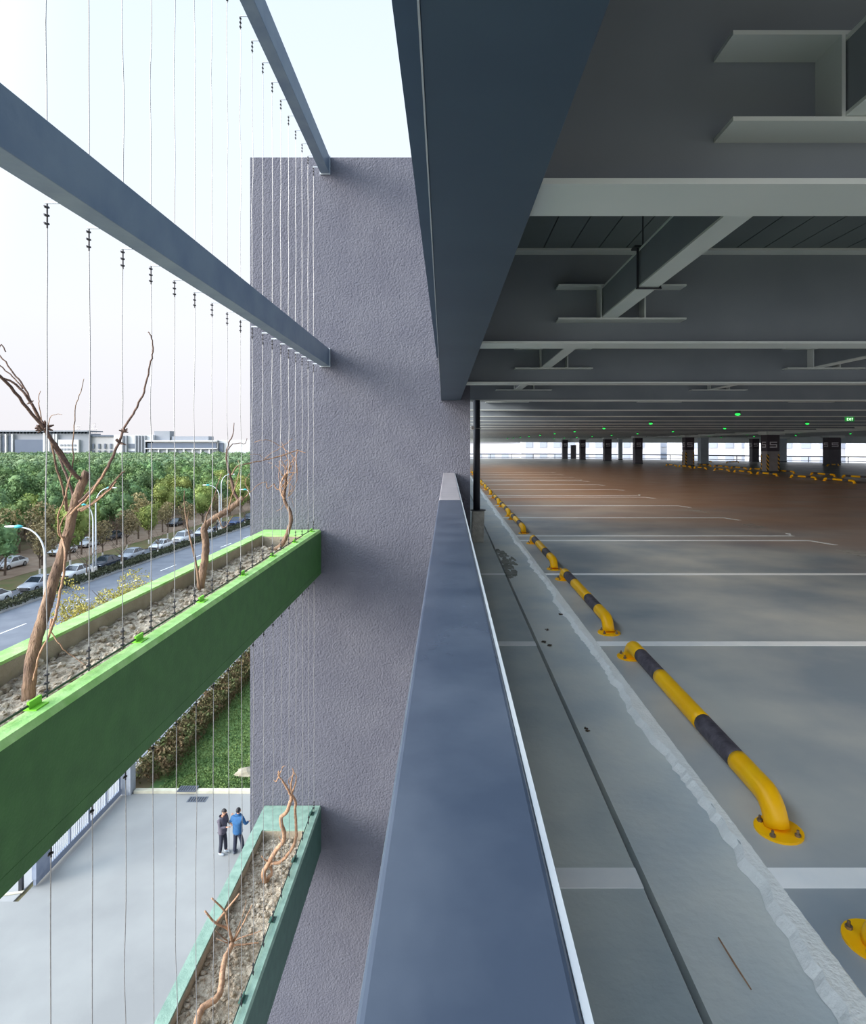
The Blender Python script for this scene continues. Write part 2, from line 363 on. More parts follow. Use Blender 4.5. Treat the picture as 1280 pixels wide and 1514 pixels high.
# cross beams
beamY = [1.76+2.7*k if k == 0 else 4.34+2.72*(k-1) for k in range(24)]
for k, y in enumerate(beamY):
    xr = 7+(y+.4)*39/41.6 if y < 40 else None
    if xr is None:
        xr = 46
        while ymax(xr) < y+.4: xr -= .5
        if xr < 3: continue
    lab = 'grey steel cross beam under the deck, %s from the near end' % (ORD[k])
    b_ = empty('cross_beam', (xr/2, y, 2.2), lab, 'beam', 'steel cross beams under the parking deck')
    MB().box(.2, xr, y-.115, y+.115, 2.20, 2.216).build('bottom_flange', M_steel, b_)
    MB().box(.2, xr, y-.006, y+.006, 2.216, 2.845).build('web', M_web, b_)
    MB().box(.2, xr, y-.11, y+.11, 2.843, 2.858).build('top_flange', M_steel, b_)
    if k < 6:
        for xs in (1.20, 4.28, 7.36):
            for z in (2.37, 2.60):
                MB().box(xs-.44, xs+.44, y-.125, y-.006, z-.006, z+.006).build('stiffener_plate', M_steel, b_)
            for dx in (-.145, .155):
                MB().box(xs+dx-.005, xs+dx+.005, y-.125, y-.006, 2.376, 2.594).build('stiffener_rib', M_steel, b_)
for k in range(6):
    for j, xs in enumerate((1.115, 4.2, 7.28)):
        y0 = (beamY[k-1]+.006 if k else -.9); y1 = beamY[k]-.012
        b_ = empty('secondary_beam', (xs, y0, 2.38), 'short steel joist between cross beams, %s bay from the near end, %s from the parapet' % (ORD[k], ORD[j]), 'joist', 'steel joists between the cross beams')
        MB().box(xs-.055, xs+.055, y0, y1, 2.378, 2.388).build('bottom_flange', M_steel, b_)
        MB().box(xs-.05, xs-.04, y0, y1, 2.388, 2.58).build('web', M_web, b_)
        MB().box(xs-.055, xs+.055, y0, y1, 2.58, 2.59).build('top_flange', M_steel, b_)
# hanger by the first joist
h = empty('hanger_rod', (1.13, 3.3, 2.38), 'thin threaded rod hanging from the deck to a clamp on the near joist', 'hanger')
MB().tube([(1.09,3.43,2.86),(1.09,3.43,2.59)], .004, 6).build('rod', M_dark, h)
MB().box(1.048,1.058,3.4,3.412,2.37,2.60).box(1.172,1.182,3.4,3.412,2.37,2.60).box(1.03,1.12,3.38,3.45,2.592,2.602).box(1.045,1.185,3.4,3.412,2.366,2.374).build('clamp', M_dark, h)
# deeper beam along the column row
g = empty('column_row_girder', (17.3, 30, 2.0), 'long grey girder running along the row of numbered columns', 'beam')
MB().box(17.15,17.45,8,62,2.10,2.12).build('bottom_flange', M_steel, g)
MB().box(17.29,17.31,8,62,2.12,2.85).build('web', M_steel, g)
# perimeter beam at the far side
pts = far_edge[:-1]; mb = MB()
for i, ((xa, ya), (xb, yb)) in enumerate(zip(pts, pts[1:])):
    za = 1.88-.007*max(xa,0); zb = 1.88-.007*max(xb,0)
    mb.add([(xa,ya-.5,za),(xb,yb-.5,zb),(xb,yb-.2,zb),(xa,ya-.2,za),(xa,ya-.5,2.86),(xb,yb-.5,2.86),(xb,yb-.2,2.86),(xa,ya-.2,2.86)],
           [(0,3,2,1),(4,5,6,7),(0,1,5,4),(1,2,6,5),(2,3,7,6),(3,0,4,7)])
tag(mb.build('perimeter_beam', M_steel), 'grey perimeter beam above the bright far opening', 'beam')
# railing along the far edge
rl = empty('deck_railing', (10, 69, 0), 'dark metal railing along the far edge of the parking deck', 'railing')
mt = MB(); ml = MB()
for (xa, ya), (xb, yb) in zip(pts, pts[1:]):
    for z, r, t in ((.50, .055, mt), (.12, .03, ml)):
        t.tube([(xa,ya-.15,z),(xb,yb-.15,z)], r, 6)
    n = int(math.hypot(xb-xa, yb-ya)/2.4)
    for i in range(n+1):
        q = i/n; x = xa+(xb-xa)*q; y = ya+(yb-ya)*q-.15; MB().box(x-.025,x+.025,y-.025,y+.025,0,.5).build('post', M_dark, rl)
mt.build('top_rail', M_dark, rl); ml.build('lower_rail', M_dark, rl)

# steel post on concrete base beside the wall
cpost = empty('steel_post', (.455, 9.5, 0), 'dark round steel post on a concrete base beside the stucco wall', 'post')
MB().tube([(.448,9.56,.46),(.448,9.56,2.2)], .054, 16).build('pole', M_dark, cpost, smooth=True)
MB().add
mb = MB(); mb.add([(.362,9.44,0),(.55,9.44,0),(.55,9.66,0),(.362,9.66,0),(.382,9.455,.48),(.565,9.455,.48),(.565,9.66,.48),(.382,9.66,.48)],
       [(0,3,2,1),(4,5,6,7),(0,1,5,4),(1,2,6,5),(2,3,7,6),(3,0,4,7)])
mb.build('concrete_base', mat('rough_concrete', (176,176,168), (204,204,196), 14, .9, .9, 60), cpost, bevel=.01)['label'] = 'rough grey concrete base block'
MB().tube([(.47,9.56,.482),(.47,9.56,.492)], .12, 20).build('base_plate', M_dark, cpost)
cp = empty('junction_box', (.375, 9.42, 1.76), 'small white box with a thin rod fixed beside the dark steel post', 'junction box')
MB().box(.355,.405,9.40,9.45,1.735,1.79).build('housing', M_signw if False else mat('white_plastic', (222,212,204), (230,222,214), 5, .5), cp, bevel=.005)
MB().tube([(.405,9.42,1.755),(.51,9.42,1.757)], .005, 6).build('rod', M_cable, cp)

# ------------------------------------------------------------------ wheel stops
def wheel_stop(name='wheel_stop', bolts=True):
    r = empty(name, (0,0,0)); zc = .10; rr = .046
    def path(y0, y1):
        pts = []
        n = 14
        Lh = 1.0
        ys = np.linspace(y0, y1, n)
        out = []
        for y in ys:
            a = abs(y); s = 1 if y >= 0 else -1
            if a <= .86: out.append((0, y, zc))
            else:
                t = (a-.86)/.14; th = min(t,1)*math.radians(78)
                out.append((0, s*(.86+.105*math.sin(th)), zc-.115*(1-math.cos(th))))
        return out
    for (a, b_, m, nm) in ((-1.0,-.64,M_yel,'end_bend'),(-.64,-.27,M_blk,'black_band'),(-.27,.35,M_yel,'middle_pipe'),(.35,.72,M_blk,'black_band'),(.72,1.0,M_yel,'end_bend')):
        mb = MB(); pp = path(a, b_); mb.tube(pp, [rr*(1.0 if m is M_yel else .985)]*len(pp), 20)
        mb.build(nm, m, r, smooth=False, local=True).data.polygons.foreach_set('use_smooth', [True]*(19+1)*13+[False]*2)
    for s in (-1, 1):
        yb = s*.975
        MB().tube([(0,yb,0),(0,yb,.009)], .088, 24).build('base_flange', M_yel, r, local=True)
        for q in range(4 if bolts else 0):
            mb = MB(); th = math.radians(45+90*q); x = .068*math.cos(th); y = yb+.068*math.sin(th)
            mb.tube([(x,y,.009),(x,y,.018)], .011, 6); mb.tube([(x,y,.018),(x,y,.032)], .005, 6)
            mb.build('anchor_bolt', M_bolt, r, local=True)
    return r
proto = wheel_stop()
far_proto = wheel_stop(bolts=False); far_proto.location = (15.8, 14.4, 0)
cent = [.87, 3.36, 5.87, 8.38, 11.38, 13.9, 16.4, 19.45, 21.95, 24.45, 27.45, 29.95, 32.45]
for i, y in enumerate(cent):
    o = proto if i == 0 else copy_tree(proto if i < 5 else far_proto)
    o.location = (1.285, y, 0)
    tag(o, 'yellow and black tube wheel stop along the gutter, %s from the near end' % ORD[i], 'wheel stop', 'wheel stops along the gutter')
for r_, (xx, ys, nm) in enumerate(((15.8, [14.4, 16.9, 19.4, 21.9, 24.8, 27.3, 30.4, 32.9, 35.4, 38.4, 40.9, 43.4], 'front'),
                                   (18.2, [19.2, 21.9, 24.8, 27.3, 29.8, 33.2, 36.0, 38.4, 40.9, 43.4], 'rear'))):
    for i, y in enumerate(ys):
        o = far_proto if (r_ == 0 and i == 0) else copy_tree(far_proto, loc=(xx, y, 0), rz=random.uniform(-.02,.02))
        tag(o, 'wheel stop in the %s row by the numbered columns, %s from the near end' % (nm, ORD[i]), 'wheel stop', 'wheel stops beside the numbered columns')
for i, (x, y) in enumerate([(23.8,51.3),(26.2,49.6),(27.6,44.0),(31.6,45),(33.9,43.2),(22,52.5)]):
    o = copy_tree(far_proto, loc=(x, y, 0), rz=math.radians(-53))
    tag(o, 'distant wheel stop by the far right opening, %s in order of depth' % ORD[i], 'wheel stop', 'wheel stops by the far opening')

# ------------------------------------------------------------------ numbered columns
M_plum = mat('plum_black_band', (46,34,46), (54,40,52), 4, .5)
M_colg = mat('grey_column_paint', (128,122,122), (140,134,132), 4, .6)
M_cold = mat('dark_column_paint', (78,76,84), (88,86,92), 4, .6)
M_colb = mat('blue_column_paint', (66,96,136), (78,108,146), 4, .6)
M_colp = mat('pale_column_paint', (156,168,178), (168,180,188), 4, .6)
M_num = mat('white_number_paint', (206,200,206), (216,210,214), 4, .6)
def hazard():
    m = bpy.data.materials.new('hazard_stripes'); m.use_nodes = True; t = m.node_tree; n = t.nodes; L = t.links
    co = n.new('ShaderNodeTexCoord'); sx = n.new('ShaderNodeSeparateXYZ'); L.new(co.outputs['Object'], sx.inputs[0])
    a = n.new('ShaderNodeMath'); a.operation = 'ADD'; L.new(sx.outputs['X'], a.inputs[0]); L.new(sx.outputs['Z'], a.inputs[1])
    s = n.new('ShaderNodeMath'); s.operation = 'SUBTRACT'; L.new(a.outputs[0], s.inputs[0]); L.new(sx.outputs['Y'], s.inputs[1])
    w = n.new('ShaderNodeMath'); w.operation = 'MULTIPLY'; w.inputs[1].default_value = 4.6; L.new(s.outputs[0], w.inputs[0])
    f = n.new('ShaderNodeMath'); f.operation = 'FRACT'; L.new(w.outputs[0], f.inputs[0])
    g_ = n.new('ShaderNodeMath'); g_.operation = 'GREATER_THAN'; g_.inputs[1].default_value = .5; L.new(f.outputs[0], g_.inputs[0])
    mx = n.new('ShaderNodeMix'); mx.data_type = 'RGBA'; L.new(g_.outputs[0], mx.inputs[0]); mx.inputs[6].default_value = lin((226,168,30)); mx.inputs[7].default_value = lin((28,28,30))
    L.new(mx.outputs[2], n['Principled BSDF'].inputs['Base Color']); return m
M_haz = hazard()
def five(mb, cx, cz, w, h, t, fn):
    for (a, b_, c_, d_) in ((-.5,.5,.5-t/h,.5),(-.5,-.5+t/w,0,.5),(-.5,.5,-t/h/2,t/h/2),(.5-t/w,.5,-.5,0),(-.5,.5,-.5,-.5+t/h)):
        fn(cx+a*w, cx+b_*w, cz+c_*h, cz+d_*h)
def column(x, y, s, kind, label):
    o = empty('parking_column', (x+s/2, y+s/2, 0), label, 'column', 'square columns of the parking deck')
    body = {'grey':M_colg,'dark':M_cold,'blue':M_colb,'pale':M_colp}[kind]
    MB().box(x,x+s,y,y+s,.08,2.2).build('shaft', body, o)
    MB().box(x-.02,x+s+.02,y-.02,y+s+.02,0,.08).build('black_plinth', M_dark, o)
    MB().box(x-.1,x+s+.25,y-.1,y+s+.1,2.06,2.3).build('capital', M_steel, o)
    if kind in ('grey', 'dark'):
        MB().box(x-.006,x+s+.006,y-.006,y+s+.006,1.16,2.05).build('dark_band', M_plum, o)
        mb = MB(); five(mb, x+s/2, 1.52, s*.6, .32, .055, lambda a,b_,c_,d_: mb.box(a,b_,y-.012,y-.006,c_,d_)); mb.build('front_number', M_num, o)
        mb = MB(); five(mb, y+s/2, 1.52, s*.6, .32, .055, lambda a,b_,c_,d_: mb.box(x-.012,x-.006,2*y+s-b_,2*y+s-a,c_,d_)); mb.build('side_number', M_num, o)
    if kind == 'grey':
        for (xx, yy) in ((x,y),(x+s,y),(x,y+s)):
            sx = 1 if xx == x else -1; sy = 1 if yy == y else -1
            mb = MB(); mb.box(min(xx-sx*.012,xx+sx*.09), max(xx-sx*.012,xx+sx*.09), min(yy-sy*.012,yy), max(yy-sy*.012,yy), .1, 1.0)
            mb.box(min(xx-sx*.012,xx), max(xx-sx*.012,xx), min(yy-sy*.012,yy+sy*.09), max(yy-sy*.012,yy+sy*.09), .1, 1.0)
            mb.build('corner_guard', M_haz, o)
    return o
column(17.28, 33.2, .66, 'grey', 'nearest numbered column, grey with plum band and striped corner guards')
column(17.0, 43.9, .62, 'grey', 'second nearest numbered column, striped guards, left of the nearest one')
column(14.95, 49.0, .6, 'dark', 'dark numbered column standing alone in the middle of the far bays')
column(14.95, 58.5, .66, 'dark', 'far dark numbered column with reddish foot beside a pale pier')
column(13.6, 63, .55, 'dark', 'slim far dark numbered column, second from the left')
column(12.6, 67.3, .55, 'dark', 'leftmost far column against the bright opening')
column(28.3, 45.5, .82, 'dark', 'wide dark numbered column near the far right opening')
column(32.0, 50.8, .55, 'blue', 'blue painted column between the right-hand numbered columns')
column(34.9, 47.8, .7, 'blue', 'blue painted column furthest right at the far opening')
column(27.2, 54.8, .6, 'dark', 'dark numbered column between the two nearest numbered columns')
column(19.3, 46.8, .6, 'pale', 'pale grey pier just behind the second numbered column')
column(29.0, 53.6, .6, 'pale', 'pale blue-grey column left of the nearest numbered column')
column(17.3, 62.0, .35, 'pale', 'thin pale pier right of the far column with reddish foot')
o = MB().box(13.5,14.05,67.2,67.5,0,1.5).build('ticket_cabinet', M_cold); tag(o, 'small dark cabinet standing right of the leftmost far column', 'cabinet')

# green lamps
def lamp(x, y, lab):
    o = empty('bay_lamp', (x, y, 2.1), lab, 'lamp', 'green bay indicator lamps under the deck')
    MB().tube([(x,y,2.15),(x,y,2.2)], .06, 10).build('housing', M_dark, o)
    mb = MB(); mb.blob((x,y,2.13), (.055,.055,.03), 2, 0); mb.build('lens', M_glow, o, smooth=True)
for r_, (x, y0, n, nm) in enumerate(((5.95,12.6,10,'nearest'),(10.6,18.1,9,'middle'),(22.5,34.3,4,'furthest'),(17.9,20.5,6,'column-side'))):
    for k in range(n):
        y = y0+5.4*k
        if y > 66 or y > ymax(x)-4: continue
        lamp(x, y, 'green glowing bay lamp in the %s lamp row, %s from the near end' % (nm, ORD[k]))
sg = empty('exit_sign', (9.95, 15.22, 2.09), 'small green lit exit sign hanging under the cross beams', 'sign')
MB().box(9.86,10.08,15.22,15.25,2.085,2.20).build('sign_panel', M_signg, sg)
mb = MB(); zz = 2.11; 
for (a,b_,c_,d_) in ((0,.006,0,.06),(0,.03,0,.008),(0,.026,.026,.034),(0,.03,.052,.06)): mb.box(9.90+a,9.90+b_,15.215,15.22,zz+c_,zz+d_)
for s in (-1,1): mb.add([(9.955-s*.015,15.215,zz),(9.963-s*.015,15.215,zz),(9.963+s*.015,15.215,zz+.06),(9.955+s*.015,15.215,zz+.06)], [(0,1,2,3)])
mb.box(9.99,9.998,15.215,15.22,zz,zz+.06)
for (a,b_,c_,d_) in ((0,.034,.052,.06),(.014,.021,0,.06)): mb.box(10.012+a,10.012+b_,15.215,15.22,zz+c_,zz+d_)
mb.build('sign_letters', M_signw, sg)

# ------------------------------------------------------------------ facade beams, planters, cables
def facade_beam(z0, z1, label):
    o = empty('facade_beam', (-1.80, 4, z0), label, 'beam', 'box beams of the planted facade')
    MB().box(-1.862,-1.732,-1.5,8.985,z0,z1).build('box_section', M_beamL, o, bevel=.004)
    MB().box(-1.875,-1.722,8.975,8.998,z0-.012,z1+.012).build('end_plate', M_captrim, o)
facade_beam(2.655, 2.905, 'blue-grey box beam crossing the left side at mid height into the stucco wall')
facade_beam(5.475, 5.725, 'blue-grey box beam high up, meeting the top corner of the stucco wall')

M_brk = mat('vivid_green_bracket', (120,200,50), (132,212,60), 5, .5)
def planter(zt, zb, m, label, mi=None):
    o = empty('facade_planter', (-2.27, 4, zb), label, 'planter', 'long planters of the facade')
    X0, X1, Y0, Y1 = -2.70, -1.856, -1.5, 8.985; xi0, xi1, yi1 = -2.55, -1.962, 8.42
    mb = MB()
    mb.box(X0,X1,Y0,Y1,zb,zb+.08)
    mb.extr([(X1,zb+.08),(X1,zt-.034),(xi1,zt-.034),(xi1,zb+.08)], Y0, Y1)
    mb.extr([(X0,zb+.08),(xi0,zb+.08),(xi0,zt-.034),(X0,zt-.034)], Y0, Y1)
    mb.box(xi0,xi1,yi1,Y1,zb+.08,zt-.034)
    mb.build('trough', m, o, bevel=.003)
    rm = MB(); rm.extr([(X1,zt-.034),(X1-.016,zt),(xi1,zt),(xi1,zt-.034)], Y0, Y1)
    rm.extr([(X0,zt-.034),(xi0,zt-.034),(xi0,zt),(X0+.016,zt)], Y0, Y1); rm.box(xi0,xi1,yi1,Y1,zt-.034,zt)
    rm.build('rim', M_greenr if m is M_green else M_tealr, o)['label'] = 'paler rim, faded and tinted for skylight'
    li = MB().box(xi0,xi0+.006,Y0,yi1,zb+.1,zt-.02).box(xi1-.006,xi1,Y0,yi1,zb+.1,zt-.02).box(xi0+.006,xi1-.006,yi1-.006,yi1,zb+.1,zt-.02)
    li.build('inner_lining', M_planterin, o)['label'] = 'beige rendered lining'
    MB().tube([(-1.955,-1.5,zt+.022),(-1.955,8.9,zt+.022)], .006, 8).build('cable_rail', mat(m.name+'_rail', tuple(int(255*(v**(1/2.2))*.62) for v in m.node_tree.nodes['Color Ramp'].color_ramp.elements[0].color[:3]), None, 5, .5), o)
    for k in range(9):
        y = 8.78-.98*k
        mb = MB(); mb.box(-1.985,-1.915,y-.045,y+.045,zt,zt+.006); mb.box(-1.960,-1.948,y-.045,y+.045,zt+.006,zt+.04)
        mb.build('rail_bracket', M_brk if m is M_green else m, o)
    return o
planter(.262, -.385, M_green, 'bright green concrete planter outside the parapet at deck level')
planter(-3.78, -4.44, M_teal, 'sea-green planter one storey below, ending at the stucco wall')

def vnoise(nx, ny, cell, amp, r):
    gx = int(nx/cell)+3; gy = int(ny/cell)+3; g_ = r.random((gx, gy))
    xs = np.arange(nx)/cell; ys = np.arange(ny)/cell
    xi = xs.astype(int); yi = ys.astype(int); fx = (xs-xi); fy = (ys-yi); fx = fx*fx*(3-2*fx); fy = fy*fy*(3-2*fy)
    A = g_[np.ix_(xi,yi)]; B = g_[np.ix_(xi+1,yi)]; C_ = g_[np.ix_(xi,yi+1)]; D_ = g_[np.ix_(xi+1,yi+1)]
    return amp*((A*(1-fx[:,None])+B*fx[:,None])*(1-fy)+(C_*(1-fx[:,None])+D_*fx[:,None])*fy-.5)
def soil(zs, y0, label, seed):
    r = np.random.default_rng(seed); st = .012
    xs = np.arange(-2.546, -1.966, st); ys = np.arange(y0, 8.416, st); nx, ny = len(xs), len(ys)
    h = vnoise(nx,ny,22,.06,r)+vnoise(nx,ny,8,.035,r)+vnoise(nx,ny,3.2,.022,r)+vnoise(nx,ny,1.4,.010,r)
    X, Y = np.meshgrid(xs, ys, indexing='ij')
    V = np.stack([X, Y, zs+h], -1).reshape(-1,3)
    idx = np.arange(nx*ny).reshape(nx,ny)
    F = np.stack([idx[:-1,:-1], idx[1:,:-1], idx[1:,1:], idx[:-1,1:]], -1).reshape(-1,4)
    mb = MB(); mb.v = [tuple(p) for p in V]; mb.f = [tuple(int(i) for i in q) for q in F]; mb.m = [0]*len(mb.f)
    R = random.Random(seed)
    for _ in range(2200):
        i = R.randrange(nx); j = R.randrange(ny); s = R.choice([.005,.007,.009,.012,.016,.026])*R.uniform(.7,1.3)
        mb.blob((min(max(xs[i],-2.52),-1.99), ys[j], zs+h[i,j]+s*.35), (s*R.uniform(.8,1.3), s*R.uniform(.8,1.3), s*R.uniform(.6,.9)), 1, .22, R=R)
    o = mb.build('soil', M_soil); tag(o, label, 'soil', kind='stuff'); return o
soil(.125, .9, 'pale cloddy grey-brown soil filling the bright green planter', 3)
soil(-3.92, 2.4, 'pale cloddy grey-brown soil filling the sea-green planter', 4)

# cables
def cable(y, z0, z1, lab, grp, low):
    o = empty('facade_cable', (-1.93, y, z0), lab, 'cable', grp)
    R = random.Random(int(y*100+z0*7)); pts = []; n = 9
    for i in range(n):
        t = i/(n-1); a = math.sin(math.pi*t)*.010
        pts.append((-1.93+R.uniform(-1,1)*a*.6, y+R.uniform(-1,1)*a, z0+.02+(z1-z0-.04)*t))
    pp, rr = smoothpath(pts, [.0026]*n, 3)
    MB().tube(pp, rr, 6).build('wire', M_cable, o)
    for (zc, sgn) in ((z1, -1), (z0, 1)):
        mb = MB(); mb.tube([(-1.93,y,zc),(-1.93,y,zc+sgn*.13)], .0042, 6)
        for q in (.03, .07, .11):
            z = zc+sgn*q
            mb.box(-1.938,-1.922,y-.012,y+.007,z-.004,z+.004); mb.tube([(-1.93,y-.012,z),(-1.93,y-.022,z)], .004, 6)
        mb.build('clamp', M_clamp, o)
    if z1 > -1:
        MB().box(-1.94,-1.86,y-.004,y+.004,z1-.012 if z1 < 5 else z1-.012, z1+.0).build('hook', M_captrim, o)
for k in range(18):
    y = 2.955+.3445*k
    cable(y, 2.86, 5.50, 'thin steel cable above the middle facade beam, %s from the left' % ORD[k], 'cables above the middle facade beam', 0)
    cable(y, .285, 2.675, 'thin steel cable rising from the green planter to the middle beam, %s from the left' % ORD[k], 'cables between green planter and middle beam', 0)
    cable(y+.03, -3.76, -.375, 'thin steel cable between the two planters, %s from the left' % ORD[k], 'cables between the two planters', 1)

# ------------------------------------------------------------------ bare plants in the planters
def branch(mb, pts, r0, r1, jit=.0, n=4, seg=7):
    pts = [P(*p) for p in pts]; k = len(pts); rs = [r0+(r1-r0)*i/(k-1) for i in range(k)]
    pp, rr = smoothpath(pts, rs, n, jit); mb.tube(pp, rr, seg)
def nubs(mb, px, py, D, r, n=6):
    c = P(px, py, D)
    for _ in range(n):
        d = Vector((random.uniform(-1,1),random.uniform(-1,1),random.uniform(-.6,1))).normalized()
        mb.tube([c, c+d*r], [r*.28, r*.08], 5)
t1 = empty('bare_tree', P(42,1035,3.32), 'stout pruned bare tree in the green planter, the nearest one on the left', 'tree')
mb = MB(); branch(mb, [(41,1046,3.30),(43,1008,3.31),(50,960,3.34),(63,915,3.38),(78,862,3.42),(92,820,3.44),(101,785,3.45),(110,748,3.46),(120,718,3.47),(129,698,3.48)], .034, .022, .003, 5, 14)
nubs(mb, 97, 795, 3.44, .05, 6); mb.build('trunk', M_bark, t1, smooth=True)
D = 3.45
for pts, r0, r1, m in [
    ([(117,708,D),(104,695,3.40),(88,672,3.36),(72,645,3.3),(66,634,3.28),(40,604,3.2),(16,572,3.1),(-14,545,3.0)], .011, .007, M_dtwig),
    ([(114,706,D),(101,686,3.5),(86,662,3.45),(70,640,3.36),(58,618,3.3),(42,590,3.24),(30,575,3.22),(14,562,3.2),(-12,556,3.15)], .009, .005, M_dtwig),
    ([(58,622,3.3),(46,594,3.3),(34,570,3.3),(20,552,3.3),(4,530,3.3),(-12,512,3.3)], .006, .003, M_dtwig),
    ([(34,575,3.3),(22,560,3.32),(8,548,3.32),(-10,532,3.3)], .004, .003, M_dtwig),
    ([(112,750,3.5),(104,720,3.52),(94,692,3.55),(84,668,3.55),(76,650,3.52),(70,640,3.5)], .008, .006, M_dtwig),
    ([(62,628,3.3),(59,605,3.3),(57,590,3.3),(60,578,3.3)], .003, .0015, M_twig),
    ([(70,636,3.3),(74,618,3.3),(84,612,3.3),(92,613,3.3)], .0025, .001, M_twig),
    ([(98,756,3.4),(95,730,3.38),(90,712,3.36),(83,690,3.34),(76,655,3.32),(73,646,3.3)], .007, .005, M_bark),
    ([(118,742,3.4),(140,720,3.38),(152,702,3.36),(162,685,3.35),(172,662,3.33),(180,645,3.3),(184,632,3.3),(197,612,3.28),(208,590,3.26),(216,568,3.25),(222,540,3.25),(226,520,3.25),(224,500,3.25),(219,491,3.25)], .009, .0028, M_dtwig),
    ([(105,760,3.4),(112,752,3.38),(130,735,3.36),(146,712,3.35),(158,692,3.34)], .006, .005, M_twig),
    ([(116,754,3.45),(128,749,3.43),(144,738,3.42),(160,723,3.4),(178,702,3.4),(185,696,3.4)], .010, .003, M_bark),
    ([(120,756,3.4),(138,744,3.38),(158,728,3.36),(172,712,3.35)], .006, .003, M_twig),
    ([(104,775,3.5),(98,740,3.5),(99,720,3.5),(105,700,3.5),(108,680,3.5),(108,655,3.5),(110,630,3.5),(112,600,3.5),(119,580,3.5),(124,560,3.5)], .005, .0018, M_bark),
    ([(95,795,3.4),(87,790,3.38),(86,765,3.36),(92,745,3.35),(98,728,3.35),(104,705,3.35)], .005, .003, M_twig),
    ([(94,800,3.36),(88,782,3.34),(95,765,3.33),(108,750,3.33)], .004, .003, M_twig),
    ([(92,795,3.4),(96,820,3.3),(94,850,3.28),(88,880,3.26),(82,910,3.25),(74,935,3.24)], .006, .007, M_twig),
    ([(49,1006,3.25),(54,985,3.25),(58,968,3.25),(72,940,3.25),(76,915,3.26)], .005, .006, M_twig),
    ([(73,930,3.25),(82,945,3.25),(94,960,3.25),(104,968,3.27),(128,985,3.28)], .004, .0015, M_twig),
    ([(8,520,3.2),(2,510,3.2),(-4,518,3.2),(-10,528,3.2)], .003, .003, M_dtwig)]:
    mb = MB(); branch(mb, pts, r0, r1, .0025, 4, 7)
    mb.build('branch', m, t1, smooth=True)
mb = MB(); nubs(mb, 66, 632, 3.3, .045, 16); nubs(mb, 183, 638, 3.3, .025, 8); nubs(mb, 178, 655, 3.3, .03, 8); nubs(mb, 44, 595, 3.25, .02, 6); mb.build('spur', M_dtwig, t1)

t2 = empty('bare_tree', P(296,868,5.9), 'bare tree in the green planter with an elbow bent to the right', 'tree')
mb = MB(); branch(mb, [(295,874,5.85),(299,850,5.86),(303,825,5.88),(304,800,5.9),(302,782,5.9),(309,773,5.92),(322,763,5.96),(337,754,6.0),(350,744,6.03),(359,736,6.05)], .038, .026, .004, 5, 12)
mb.build('trunk', M_bark, t2, smooth=True)
for pts, r0, r1, m in [
    ([(355,742,6.05),(346,728,6.05),(343,712,6.05),(338,696,6.0),(335,682,6.0),(335,668,6.0),(338,655,6.0),(345,640,6.0),(346,625,6.0)], .016, .003, M_dtwig),
    ([(336,668,6.0),(342,658,6.0),(352,655,6.0),(362,656,6.0),(365,648,6.0)], .006, .003, M_dtwig),
    ([(302,780,5.85),(306,762,5.83),(313,744,5.8),(318,730,5.8),(322,715,5.8),(328,700,5.8)], .008, .003, M_bark),
    ([(337,754,5.95),(342,735,5.93),(350,712,5.9),(354,694,5.9),(352,680,5.9)], .006, .002, M_twig),
    ([(359,738,6.05),(368,728,6.1),(362,712,6.1),(370,700,6.1)], .006, .002, M_twig),
    ([(343,702,6.0),(350,690,6.1),(368,685,6.3),(392,680,6.5),(415,674,6.6),(438,666,6.7),(452,670,6.7)], .006, .004, M_twig),
    ([(322,764,5.9),(330,780,5.9),(340,770,5.95),(344,760,6.0)], .005, .002, M_twig)]:
    mb = MB(); branch(mb, pts, r0, r1, .004, 4, 6); mb.build('branch', m, t2, smooth=True)
t2b = empty('sapling', P(294,870,5.8), 'thin reddish sapling leaning beside the elbow-bent bare tree', 'sapling')
for pts, r0, r1 in [([(294,872,5.7),(291,840,5.7),(285,812,5.7),(280,790,5.7),(275,765,5.7),(272,740,5.7),(273,725,5.7)], .012, .003), ([(280,790,5.7),(277,770,5.7),(279,755,5.7)], .005, .002)]:
    mb = MB(); branch(mb, pts, r0, r1, .002, 4, 6); mb.build('stem', M_bark, t2b, smooth=True)

